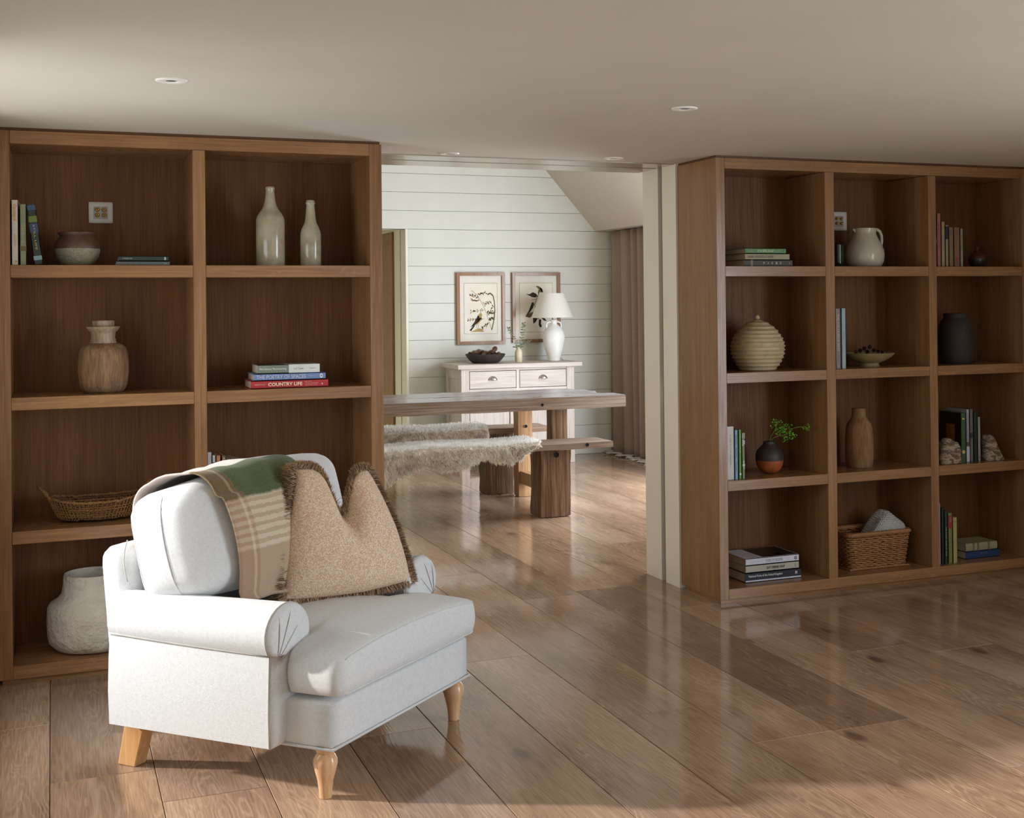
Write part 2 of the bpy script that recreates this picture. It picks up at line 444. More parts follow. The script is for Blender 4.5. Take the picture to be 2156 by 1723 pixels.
# doorway in the far wall, its lined reveal with a second pocket slot
dr = empty_struct('door_1')
MB().box(DX-.012, DX+.010, YW-.004, YW+.02, 0, DZ).obj('door_bead', jambM, dr)
MB().box(DX+.0, DX+.12, YW+.02, YW+.21, 0, DZ).obj('door_lining', jambM, dr)
MB().box(DX+.02, DX+.12, YW+.21, YW+.25, 0, DZ).obj('door_slot', darkM, dr)
MB().box(DX+.0, DX+.12, YW+.25, YW+.46, 0, DZ).obj('door_lining', jambM, dr)
MB().box(1.2, DX+.12, YW+.13, YW+.46, DZ, DZ+.1).obj('door_head', jambM, dr)
MB().box(DX-.02, DX+.15, YW+.47, YW+.95, 0, DZ).obj('oak_end_panel', oakV, dr)
MB().box(1.0, DX+.3, YW+.45, YW+2.2, -.05, 0).obj('far_floor', oakH, dr)
MB().box(1.0, DX+.3, YW+2.15, YW+2.25, 0, 2.3).obj('far_wall', wallM, dr)
for a in ((.9, 1.0, YW+.13, YW+.6, 0, 2.3), (.9, 1.0, YW+1.85, YW+2.25, 0, 2.3), (.9, 1.0, YW+.6, YW+1.85, 0, .25), (.9, 1.0, YW+.6, YW+1.85, .7, 2.3)): MB().box(*a).obj('far_wall', wallM, dr)  # side opening added for the hall lamp, kept low against direct sun
MB().box(DX+.15, DX+.3, YW+.46, YW+2.2, 0, 2.3).obj('far_wall', wallM, dr)
MB().box(.9, DX+.3, YW+.46, YW+2.25, 2.2, 2.3).obj('far_ceiling', ceilM, dr)
MB().box(-1.1, 1.2, YW+.13, YW+.2, 0, 2.3).obj('far_wall', wallM, dr)
# sloping ceiling on the window side, flat collar above
sl = MB(); sl.add([(4.742, 6.1, 2.098), (4.742, 11.3, 2.098), (3.69, 11.3, 3.306), (3.69, 6.1, 3.306), (4.80, 6.1, 2.16), (4.80, 11.3, 2.16), (3.75, 11.3, 3.37), (3.75, 6.1, 3.37)],
    [(0, 1, 2, 3), (7, 6, 5, 4), (0, 4, 5, 1), (2, 6, 7, 3)])
ce2 = empty_struct('ceiling_dining')
sl.obj('sloping_plaster', ceilM, ce2)
MB().box(4.742, 5.05, 6.1, 11.3, 2.098, 2.16).obj('eaves_soffit', ceilM, ce2)
MB().box(-1.1, 3.75, 6.1, 11.3, 3.306, 3.4).obj('flat_plaster', ceilM, ce2)
wr = empty_struct('wall_dining_right')
for a in ((5.0, 5.15, 6.1, 6.6, 0, 2.1), (5.0, 5.15, 9.9, 11.3, 0, 2.1), (5.0, 5.15, 6.6, 9.9, 0, .1), (5.0, 5.15, 6.6, 9.9, 2.04, 2.1)):
    MB().box(*a).obj('wall_panel', wallM, wr)
wdl = empty_struct('wall_dining_left')
for a in ((-1.2, -1.1, 6.1, 7.2, 0, 3.4), (-1.2, -1.1, 10.6, 11.3, 0, 3.4), (-1.2, -1.1, 7.2, 10.6, 0, .2), (-1.2, -1.1, 7.2, 10.6, .85, 3.4)):  # low opening is added for the fill lamp, out of view
    MB().box(*a).obj('wall_panel', wallM, wdl)
w3 = empty_struct('window_3'); fm = MB()
for y in (6.6, 7.68, 8.76, 9.85): fm.box(5.06, 5.11, y, y+.05, .1, 2.04)
fm.obj('window_frame', jambM, w3)

# ================================================================== BOOKCASES
ZT = [.070, .577, 1.083, 1.586]           # tops of the four shelves
TH = .048
def bookcase(name, label, xs, sides):
    """xs = inner edges of the cells [(x0,x1),...]"""
    b = thing(name, label, 'bookcase', (0, 0, 0))
    xa, xb = sides
    y0, y1 = BY, 5.712
    ztop = 2.096
    box('side_panel', xa, xs[0][0], y0, y1, .021, ztop, oakV, b, .001)
    box('side_panel', xs[-1][1], xb, y0, y1, .021, ztop, oakV, b, .001)
    for i in range(len(xs)-1):
        box('divider', xs[i][1], xs[i+1][0], y0, 5.675, .07, 2.045, oakV, b, .001)
    box('top_rail', xs[0][0]+.0008, xs[-1][1]-.0008, y0, 5.675, 2.046, ztop, oakH, b, .001)
    box('bottom_rail', xs[0][0]+.0008, xs[-1][1]-.0008, y0, 5.675, .021, .070, oakH, b, .001)
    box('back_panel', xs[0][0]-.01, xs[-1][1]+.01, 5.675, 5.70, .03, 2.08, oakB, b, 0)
    box('plinth', xa+.012, xb-.012, y0+.018, y1-.03, 0, .021, oakH, b, 0)
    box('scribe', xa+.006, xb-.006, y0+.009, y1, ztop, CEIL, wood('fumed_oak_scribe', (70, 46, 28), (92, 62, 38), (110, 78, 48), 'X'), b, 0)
    for (a, c) in xs:
        for zt in ZT[1:]:
            box('shelf', a+.0008, c-.0008, y0+.0005, 5.675, zt-TH, zt, oakH, b, .001)
    return b
bL = bookcase('bookcase', 'fumed oak bookcase two columns wide, standing behind the white armchair', [(-.146, .519), (.567, 1.231)], (-.195, 1.283))
bR = bookcase('bookcase', 'fumed oak bookcase three columns wide, to the right of the wide opening', [(2.919, 3.472), (3.523, 4.082), (4.130, 4.677)], (2.873, 4.727))
box('face_strip', 2.8725, 2.901, BY-.0012, BY+.012, .022, 2.095, oakV, bR, .0006)

# ================================================================== DOWNLIGHTS
whiteEn = plain('white_enamel', (238, 234, 226), .4, var=.01)
for (px, py, lab) in ((361, 169, 'round white recessed downlight nearest the window, above the armchair'),
                      (1441, 228, 'round white recessed downlight in front of the three-column bookcase'),
                      (945, 323, 'small recessed downlight above the opening, nearer the two-column bookcase'),
                      (1292, 333, 'small recessed downlight above the opening, nearer the three-column bookcase')):
    p = onz(px, py, CEIL); t = thing('downlight', lab, 'downlight', (p.x, p.y, CEIL), group='ceiling downlights')
    MB().lathe([(.019, -.0005), (.021, -.004), (.040, -.005), (.047, -.003), (.0475, 0)], 40, cap=False).obj('bezel', whiteEn, t)
    MB().lathe([(.0, -.0012), (.0195, -.0012), (.0195, -.0004)], 32, cap=False).obj('lamp_recess', darkM, t)

# ================================================================== ARMCHAIR (local x along the front, local y to the back)
CHA = math.radians(43.7)
ch = thing('armchair', 'ivory linen armchair with rolled arms and turned beech front legs', 'armchair', (.731, 4.251, 0), CHA)
seamM = plain('seam_and_crease_shade', (176, 172, 166), .9)  # seam tone with the thin shadow of piping and pleats painted in
# base rail under the cushion
weld(rbox(MB(), 0, -.02, .215, .400, .395, .070, .014, 8).obj('seat_rail', linenM, ch))
mb = MB(); mb.tube([(-.402, -.20, .149), (-.402, -.417, .149), (.402, -.417, .149), (.402, -.20, .149)], .0045, 6); mb.obj('hem_piping', linenM, ch)
# arms
def arm(sg):
    a = MB()
    nv = 30
    def prof(t, uu):
        # closed outline in (v outward, z); uu 0 front .. 1 back
        pts = []
        zc = .463-.004*uu; ra, rb = .098-.012*uu, .086-.006*uu
        vc = .372
        pts.append((.452, .146)); pts.append((.456, .25)); pts.append((.452, .36)); pts.append((.446, zc-rb*.55))
        for k in range(19):
            an = math.radians(-35+k*(250)/18)
            pts.append((vc+ra*math.cos(an), zc+rb*math.sin(an)))
        pts.append((.292, .33)); pts.append((.292, .22)); pts.append((.30, .146))
        return pts
    n = len(prof(0, 0)); NS = 14; vs = []; fs = []
    for i in range(NS+1):
        uu = i/NS; y = -.235+uu*.60
        for (v, z) in prof(0, uu): vs.append((sg*v, y, z))
    for i in range(NS):
        for k in range(n):
            k2 = (k+1) % n; q = (i*n+k, i*n+k2, (i+1)*n+k2, (i+1)*n+k)
            fs.append(q if sg < 0 else q[::-1])
    fs.append(tuple(range(NS*n, NS*n+n)) if sg > 0 else tuple(range(NS*n, NS*n+n))[::-1])
    a.add(vs, fs, 0, True)
    o = a.obj('arm', linenM, ch, sharp=50)
    # padded front panel with a scrolled head
    f = MB(); pr0 = prof(0, 0); cv, cz = .374, .40
    rings = [(1.0, 0), (1.005, -.006), (.97, -.016), (.86, -.022), (.5, -.025), (0.02, -.026)]
    vs = []; fs = []
    for (sc, dy) in rings:
        for (v, z) in pr0: vs.append((sg*(cv+(v-cv)*sc), -.235+dy, max(.146, cz+(z-cz)*sc)))
    for i in range(len(rings)-1):
        for k in range(n):
            k2 = (k+1) % n; q = (i*n+k, (i+1)*n+k, (i+1)*n+k2, i*n+k2)
            fs.append(q if sg < 0 else q[::-1])
    f.add(vs, fs, 0, True); fo = f.obj('arm_front', linenM, o)
    # piping round the scroll and the seam under the roll, gathered pleats
    p = MB(); loop = [(sg*(v+.001*(1 if v > cv else -1)), -.238, z) for (v, z) in pr0]
    p.tube(loop, .0034, 6); 
    p.obj('scroll_piping', seamM, o)
    s = MB(); s.tube([(sg*(.4475+.0012), -.235+.6*k/12, (.463-.004*k/12)-(.086-.006*k/12)*.60+.012*(k/12)**2) for k in range(13)], .0026, 5)
    s.obj('roll_seam', seamM, o)
    pl = MB()
    angs = sorted((math.atan2(z-cz, v-cv), math.hypot(v-cv, z-cz)) for v, z in pr0)
    def dome(v, z):                      # depth of the padded front at a point of the panel
        a = math.atan2(z-cz, v-cv); r = math.hypot(v-cv, z-cz); R = angs[0][1]
        for (a0, r0), (a1, r1) in zip(angs, angs[1:]):
            if a0 <= a <= a1: R = r0+(r1-r0)*(a-a0)/max(1e-6, a1-a0)
        q = min(1.0, r/R)
        return -.0255*max(0, 1-q**9)**.5
    for (an, l1) in ((84, .135), (64, .150), (42, .125), (16, .10)):
        an = math.radians(an); pts = []
        for q in range(9):
            d = .012+(l1-.012)*q/8; v = .440-math.cos(an)*d; z = .398+math.sin(an)*d
            pts.append((sg*v, -.2352+dome(v, z), z))
        pl.tube(pts, [.0004, .0012, .0016, .0018, .0017, .0015, .0012, .0008, .0003], 5)
    pl.obj('gathered_pleat', seamM, fo)
    return o
arm(-1); arm(1)
# back frame with a rounded top
def lean(p):  # tilt to the back with height
    return Vector((p[0], p[1]+.10*(p[2]+.28), p[2]))
weld(rbox(MB(), 0, .372, .408, .385, .062, .262, .052, 12, fn=lean).obj('back_frame', linenM, ch))
mb = MB(); mb.tube([(-.375, .36+.015*math.sin(k/8*math.pi), .565+.13*k/8) for k in range(9)], .002, 5); mb.obj('frame_seam', seamM, ch)
# T-shaped seat cushion
def seatfn(p): return p
def seat_cushion():
    o = MB()
    NX, NY = 44, 34
    yb, yf, ya = .24, -.445, -.250
    def half(y):                      # half width by depth: narrow between the arms, wide in front
        t = min(1, max(0, (ya+.018-y)/.036)); t = t*t*(3-2*t)
        return .288+(.404-.288)*t
    rc = .030
    def edge(y):                      # rounded front corners
        h = half(y)
        d = y-yf
        if d < rc: h -= rc-math.sqrt(max(0, rc*rc-(rc-d)**2))
        return h
    def pt(i, j, top):
        s = i/NX*2-1; s = math.sin(s*math.pi/2)*.35+s*.65
        t = j/NY; t = t**1.25
        y = yf+(yb-yf)*t; x = s*edge(y)
        wx = 1-abs(s)**5; wy = 1-abs(min(1, max(0, t))*2-1)**5
        w = (max(0, wx)**.35)*(max(0, 1-(1-t)**9)**.4)*(max(0, 1-t**9)**.4)
        crown = .050*max(0, 1-s*s)**.8*max(0, 1-((t-.45)/.6)**2)**.8
        zt, zb = .404+.016*w+crown*.95, .304-.012*w
        return (x, y, zt if top else zb)
    vs = []; fs = []
    idx = {}
    for top in (1, 0):
        for i in range(NX+1):
            for j in range(NY+1):
                idx[(top, i, j)] = len(vs); vs.append(pt(i, j, top))
    for i in range(NX):
        for j in range(NY):
            a, b, c, d = idx[(1, i, j)], idx[(1, i+1, j)], idx[(1, i+1, j+1)], idx[(1, i, j+1)]
            fs.append((a, b, c, d)); a, b, c, d = idx[(0, i, j)], idx[(0, i+1, j)], idx[(0, i+1, j+1)], idx[(0, i, j+1)]
            fs.append((d, c, b, a))
    rim = [(i, 0) for i in range(NX+1)]+[(NX, j) for j in range(1, NY+1)]+[(i, NY) for i in range(NX-1, -1, -1)]+[(0, j) for j in range(NY-1, 0, -1)]
    m = len(rim); lv = [(.75, .007), (.5, .009), (.25, .007)]
    rows = [[idx[(1,)+r] for r in rim]]
    for (f, bul) in lv:
        row = []
        for k, r in enumerate(rim):
            a = Vector(vs[idx[(1,)+r]]); b = Vector(vs[idx[(0,)+r]])
            q0 = Vector(vs[idx[(1,)+rim[(k-1) % m]]]); q1 = Vector(vs[idx[(1,)+rim[(k+1) % m]]])
            t = (q1-q0); nrm = Vector((t.y, -t.x, 0)); nrm = nrm.normalized() if nrm.length > 1e-9 else Vector((0, 0, 0))
            p = b+(a-b)*f+nrm*bul; row.append(len(vs)); vs.append(tuple(p))
        rows.append(row)
    rows.append([idx[(0,)+r] for r in rim])
    for r0, r1 in zip(rows, rows[1:]):
        for k in range(m): fs.append((r0[k], r1[k], r1[(k+1) % m], r0[(k+1) % m]))
    o.add(vs, fs, 0, True)
    ob = o.obj('seat_cushion', linenM, ch); bm = bmesh.new(); bm.from_mesh(ob.data); bmesh.ops.recalc_face_normals(bm, faces=bm.faces); bm.to_mesh(ob.data); bm.free()
    top = [vs[idx[(1,)+r]] for r in rim]; bot = [vs[idx[(0,)+r]] for r in rim]
    p = MB(); p.tube(top[:NX+1+NY//2][::1], .0019, 5); p.obj('cushion_seam', linenM, ob)
    p = MB(); p.tube(bot[:NX+1+NY//2], .0019, 5); p.obj('cushion_seam', linenM, ob)
    return ob
seat_cushion()
# back cushion (leans back); kept as a function so the throw can follow it
BC = dict(hx=.395, hy=.155, hz=.185, cz=.690, cy=.200, r=.075, lean=math.radians(14))
def bc_world(p):
    c, s = math.cos(BC['lean']), math.sin(BC['lean'])
    return Vector((p[0], BC['cy']+p[1]*c+p[2]*s, BC['cz']+p[2]*c-p[1]*s))
def bcfn(p):
    x = p[0]/BC['hx']
    p = Vector((p[0], p[1]*(1-.10*x**4), p[2]*(1-.07*x**2) + .012*math.sin(x*2.2)*(p[2] > 0)))
    return bc_world(p)
bco = weld(rbox(MB(), 0, 0, 0, BC['hx'], BC['hy'], BC['hz'], BC['r'], 22, bulge=(.022, .022, .035, .015, .01, .016), fn=bcfn).obj('back_cushion', linenM, ch))
for sg in (-1, 1):
    pts = []
    for k in range(40):
        a = 2*math.pi*k/40
        # rounded-rectangle seam on the end of the cushion, set towards its back
        q = [max(-1, min(1, 1.28*math.cos(a))), max(-1, min(1, 1.28*math.sin(a)))]
        yy = .045+.075*q[0]; zz = q[1]*(BC['hz']-.012)
        edge = max(0, abs(zz)-(BC['hz']-BC['r']))/BC['r']; ey = max(0, abs(yy)-(BC['hy']-BC['r']))/BC['r']
        d = min(1, math.hypot(edge, ey))
        xx = BC['hx']-BC['r']+BC['r']*math.sqrt(max(0, 1-d*d))
        w = max(0, 1-(yy/BC['hy'])**2)*max(0, 1-(zz/BC['hz'])**2)
        pts.append(bcfn(Vector((sg*(xx+.022*w+.0008), yy, zz))))
    m2 = MB(); m2.tube(pts, .0026, 5, closed=True); m2.obj('cushion_piping', linenM, bco)
# legs
for sg in (-1, 1):
    m2 = MB(); m2.lathe([(.0165, 0), (.0185, .002), (.0195, .02), (.0235, .052), (.0315, .082), (.0355, .098), (.0345, .112), (.0285, .124), (.0235, .130), (.0270, .134), (.0290, .140), (.0290, .147)], 32, (sg*.372, -.372, 0))
    o = m2.obj('front_leg', beechM, ch, sharp=40)
    MB().lathe([(.0140, -.0), (.0145, .003)], 20, (sg*.372, -.372, -.0005)).obj('glide', darkM, o)
    a = MB(); x0, x1 = sorted((sg*.345, sg*.395))
    top, bot, zt = (.275, .355), (.318, .388), .15
    vs = [(x0, bot[0], 0), (x0, bot[1], 0), (x1, bot[1], 0), (x1, bot[0], 0), (x0, top[0], zt), (x0, top[1], zt), (x1, top[1], zt), (x1, top[0], zt)]
    a.add(vs, [(0, 3, 2, 1), (4, 5, 6, 7), (0, 4, 7, 3), (1, 2, 6, 5), (0, 1, 5, 4), (3, 7, 6, 2)])
    o = a.obj('rear_leg', pineLeg, ch, bevel=.004, seg=2)

# ---- woollen throw over the back cushion
def throw():
    me_v = []; me_f = []; uvs = []
    NU, NV = 60, 30
    # path over the cushion in its (y,z) section, from behind over the top and down the front
    path = []
    hy, hz, r = BC['hy']+.012, BC['hz']+.010, BC['r']+.01
    pts = [(hy+.004, -.06)]
    pts += [(hy+.004, z) for z in (.0, .06, .10)]
    for k in range(1, 9): a = math.radians(k*90/8); pts.append((hy-r+r*math.cos(a), hz-r+r*math.sin(a)))
    pts += [(hy-r-.04, hz+.009), (hy-r-.08, hz+.010)]
    for k in range(0, 9): a = math.radians(90+k*90/8); pts.append((-(hy-r)+r*math.cos(a), hz-r+r*math.sin(a)))
    for z in (.10, .05, 0, -.05, -.10, -.14, -.18): pts.append((-hy-.034*max(0, 1-(z/hz)**2), z))
    pts += [(-hy+.004, -.205), (-hy-.012, -.222)]
    pv = [Vector((0, a, b)) for a, b in pts]
    L = [0]
    for a, b in zip(pv, pv[1:]): L.append(L[-1]+(b-a).length)
    def P(t):
        d = t*L[-1]
        for i in range(len(L)-1):
            if L[i+1] >= d: return pv[i].lerp(pv[i+1], (d-L[i])/(L[i+1]-L[i]))
        return pv[-1]
    def point(t, s, off):
        q = P(t); x = -.300+.43*s+.010*math.sin(t*9)*(1-s)-.030*(1-t)
        b = math.sin(s*19+t*5)*.0030+math.sin(s*8-t*9)*.0035
        rad = Vector((0, q.y, q.z*.8)).normalized()
        q = q + rad*(off+b+.0085)
        _x = x/BC['hx']; p = Vector((x, q.y*(1-.10*_x**4), q.z*(1-.07*_x**2)))
        return bc_world(p)
    for side, off in ((0, .007), (1, 0)):
        for i in range(NU+1):
            for j in range(NV+1): me_v.append(tuple(point(i/NU, j/NV, off)))
    n1 = (NU+1)*(NV+1)
    def q(i, j, s): return s*n1+i*(NV+1)+j
    for i in range(NU):
        for j in range(NV):
            me_f.append((q(i, j, 0), q(i+1, j, 0), q(i+1, j+1, 0), q(i, j+1, 0)))
            me_f.append((q(i, j+1, 1), q(i+1, j+1, 1), q(i+1, j, 1), q(i, j, 1)))
    for i in range(NU):
        me_f.append((q(i, 0, 0), q(i, 0, 1), q(i+1, 0, 1), q(i+1, 0, 0))); me_f.append((q(i+1, NV, 0), q(i+1, NV, 1), q(i, NV, 1), q(i, NV, 0)))
    for j in range(NV):
        me_f.append((q(0, j+1, 0), q(0, j+1, 1), q(0, j, 1), q(0, j, 0))); me_f.append((q(NU, j, 0), q(NU, j, 1), q(NU, j+1, 1), q(NU, j+1, 0)))
    t = NT('checked_wool')
    uvn = t.add('ShaderNodeUVMap'); uvn.uv_map = 'cloth'
    sx = t.add('ShaderNodeSeparateXYZ'); t.link(uvn.outputs[0], sx.inputs[0]); U, V = sx.outputs[0], sx.outputs[1]
    nz = t.noise(t.coords(), 70, 3); nn = t.math('MULTIPLY_ADD', nz, .012, -.006); U2 = t.math('ADD', U, nn); V2 = t.math('ADD', V, nn)
    GR, CR, BE, WH = (76, 90, 52), (206, 192, 168), (176, 156, 130), (206, 203, 197)
    weft = t.ramp(U2, [(0, BE), (.20, BE), (.21, WH), (.49, WH), (.50, GR), (.665, GR), (.675, CR), (.83, CR), (.835, BE), (1, BE)])
    weft.node.color_ramp.interpolation = 'LINEAR'
    stripe = t.math('SINE', t.math('MULTIPLY', U2, 2*math.pi/.026))
    gate = t.ramp(U2, [(.675, (0, 0, 0)), (.677, (255, 255, 255)), (.83, (255, 255, 255)), (.832, (0, 0, 0))])
    weft = t.mix(weft, lin((168, 142, 108)), t.math('MULTIPLY', t.math('MULTIPLY', t.math('GREATER_THAN', stripe, .1), gate), .6))
    TC, NE = (158, 98, 74), (196, 188, 172)
    warp = t.ramp(V2, [(0, TC), (.125, TC), (.13, (214, 190, 170)), (.15, (214, 190, 170)), (.155, TC), (.185, TC), (.19, NE), (.60, NE), (.605, (232, 226, 212)), (.625, (232, 226, 212)), (.63, NE), (.665, (232, 226, 212)), (.68, (232, 226, 212)), (.685, NE), (1, NE)])
    isb = t.ramp(V2, [(.185, (160, 160, 160)), (.19, (26, 26, 26))])
    c = t.mix(weft, warp, isb)
    fuzz = t.noise(t.coords(), 380, 3); c = t.mix(c, lin((230, 222, 208)), t.math('MULTIPLY', t.ramp(fuzz, [(.45, (0, 0, 0)), (.75, (255, 255, 255))]), .12))
    t.base(c); t.rough(1); t.b.inputs['Sheen Weight'].default_value = .15; t.b.inputs['Specular IOR Level'].default_value = .1
    t.bump(fuzz, .6, .003)
    me = bpy.data.meshes.new('wool_throw'); me.from_pydata(me_v, [], me_f); me.materials.append(t.m)
    uv = me.uv_layers.new(name='cloth')
    for lp in me.loops:
        k = lp.vertex_index % n1; uv.data[lp.index].uv = ((k//(NV+1))/NU, (k % (NV+1))/NV)
    me.polygons.foreach_set('use_smooth', [True]*len(me.polygons)); me.update()
    o = bpy.data.objects.new('wool_throw', me); COL.objects.link(o); o.matrix_world = Matrix.Translation((.731, 4.251, 0)) @ Matrix.Rotation(CHA, 4, 'Z')
    tag(o, 'green and cream checked wool throw draped over the armchair back', 'throw')
throw()

# ---- fringed scatter cushion, its top edge punched in
def strand(mb, p, d, L, w, side, mi=0, droop=None):
    d = d.normalized(); tip = p+d*L
    mid = p+d*(L*.55)+(droop*.35 if droop else Vector((0, 0, 0)))
    if droop: tip = tip+droop
    s = side.normalized()*w*.5
    mb.add([p-s, p+s, mid+s*.8, mid-s*.8, tip], [(0, 1, 2, 3), (3, 2, 4)], mi, False)
def scatter_cushion():
    e = Vector((.874, -.485, 0)).normalized()   # along the cushion's width in chair (v, -u)
    R0 = Matrix.Translation((.731, 4.251, 0)) @ Matrix.Rotation(CHA, 4, 'Z')
    # chair-local: x=v, y=-u.  width runs (v .874, u .485)
    nrm = Vector((-.485, -.874, 0))
    origin = Vector((.098, -.140, .468))
    t = NT('flecked_tan_weave'); v = t.coords()
    br = t.add('ShaderNodeTexVoronoi'); br.inputs['Scale'].default_value = 330; t.link(v, br.inputs['Vector'])
    c = t.ramp(br.outputs['Color'], [(.2, (204, 166, 134)), (.45, (217, 186, 157)), (.6, (225, 205, 184)), (.8, (234, 222, 208))])
    wv = t.noise(t.coords(scale=(1, 1, 9)), 16, 2); c = t.mix(c, lin((204, 166, 132)), t.math('MULTIPLY', wv, .3))
    t.base(c); t.rough(.95); t.b.inputs['Specular IOR Level'].default_value = .15; t.bump(br.outputs['Distance'], .5, .002)
    pm = t.m
    fr1, fr2, fr3 = plain('fringe_brown', (146, 118, 90), .95, var=.2, scale=200), plain('fringe_taupe', (170, 144, 116), .95, var=.2, scale=200), plain('fringe_dark', (116, 90, 66), .95, var=.2, scale=200)
    pc = thing('scatter_cushion', 'tan woven scatter cushion with brown brush fringe on the armchair', 'cushion')
    pc.matrix_world = R0
    N = 44
    def outline(s, tt):
        # s,tt in -1..1 ; returns in-plane (a, b)
        top = .408 - .150*math.exp(-((s-.12)/.34)**2) - .012*s
        narrow = .232 - .108*max(0, (tt+1)/2)**1.5
        a = s*narrow + .010*s*(1-abs(tt)) 
        side = 1-.05*math.sin((tt+1)/2*math.pi)*abs(s)**4
        a = a*side - .012*((tt+1)/2)
        bb = (tt+1)/2
        b = bb*top + .012*s*s*(1-bb)
        return a, b
    def P(s, tt, sg):
        a, b = outline(s, tt)
        w = (max(0, 1-abs(s)**2.6)**.55)*(max(0, 1-abs(tt)**2.6)**.55)
        th = .088*w
        dent = .055*math.exp(-((s-.14)/.30)**2-((tt-1)/.42)**2)
        lean = -.13*(b/.445)**1.1 + .015*s*(b/.445)
        off = th*sg - (dent if sg > 0 else -dent*.25)*(1 if sg > 0 else 1)*w**.3
        return origin + e*a + Vector((0, 0, 1))*b + nrm*(lean*.8+off)
    m2 = MB()
    m2.grid(lambda x, y: tuple(P(x*2-1, y*2-1, 1)), N, N); m2.grid(lambda x, y: tuple(P(x*2-1, y*2-1, -1)), N, N, flip=True)
    cov = weld(m2.obj('cover', pm, pc), 1e-4)
    # fringe
    fr = MB(); rg = random.Random(3)
    edges = []
    for k in range(2600):
        q = rg.random()*4; f = q % 1; f2 = f*2-1
        if q < 1: edges.append((-1, f2, 0))
        elif q < 2: edges.append((1, f2, 1))
        elif q < 3: edges.append((f2, 1, 2))
        else: edges.append((f2, -1, 3))
    for (s, tt, k) in edges:
        p = P(s, tt, 1); inn = P(s*.93 if k < 2 else s, tt*.93 if k >= 2 else tt, 0.)
        out = (p-inn); out = out.normalized() if out.length > 1e-6 else Vector((0, 0, 1))
        if k == 3 and rg.random() < .5: continue
        along = P(s*.999+(.01 if k >= 2 else 0), tt+(.01 if k < 2 else 0), 1)-p
        along = along.normalized() if along.length > 1e-7 else e
        for r2 in range(7):
            d = out+along*rg.gauss(0, .22)+nrm*rg.gauss(.35 if k == 0 else .15, .42)
            L = (.020+.010*rg.random())*(1.9 if k == 0 else 1.0)
            strand(fr, p+along*rg.gauss(0, .004)+nrm*rg.gauss(0, .005)-out*.004, d, L, .0034, along+nrm*rg.gauss(0, .5), rg.choice((0, 0, 1, 1, 2)))
    fo = fr.obj('fringe', [fr1, fr2, fr3], pc); fo['kind'] = 'stuff'
    # backing roll of the fringe so its root reads as a cord
    cord = [P(-1, -1+2*k/24, 1) for k in range(25)]+[P(-1+2*k/24, 1, 1) for k in range(1, 25)]+[P(1, 1-2*k/24, 1) for k in range(1, 25)]+[P(1-2*k/24, -1, 1) for k in range(1, 24)]
    m3 = MB(); m3.tube(cord, .0065, 6, closed=True); m3.obj('fringe_cord', fr1, pc)
scatter_cushion()

# ================================================================== SMALL THINGS: BUILDERS
def pot(name, label, cat, px, Y, z, prof, parts, group=None, seg=48, wob=0, inner=True):
    """a turned vessel; prof = [(half width px, y px)] from the base up, scaled at its own distance.
    parts = [(part name, i0, i1, material)] splits the profile"""
    yb = prof[0][1]; p = ony(px, yb, Y); m = mpp((p.x, Y, z))
    t = thing(name, label, cat, (p.x, Y, z), group=group)
    pr = [(max(.0008, hw*m), (yb-y)*m) for hw, y in prof]
    for k, (pn, i0, i1, mat) in enumerate(parts):
        q = pr[i0:i1+1]
        if k == 0: q = [(.0006, 0.0004)]+q
        if k == len(parts)-1 and inner:
            r, h = q[-1]; w = min(.006, r*.25)
            q = q+[(r-w*.5, h+w*.2), (r-w, h-w*.3)]+[(max(.001, rr-w*1.3), hh) for rr, hh in reversed(pr[max(1, len(pr)//2):-1])]
        MB().lathe(q, seg, cap=False, wob=wob, seed=px).obj(pn, mat, t, sharp=55)
    return t
BOOKS = 0
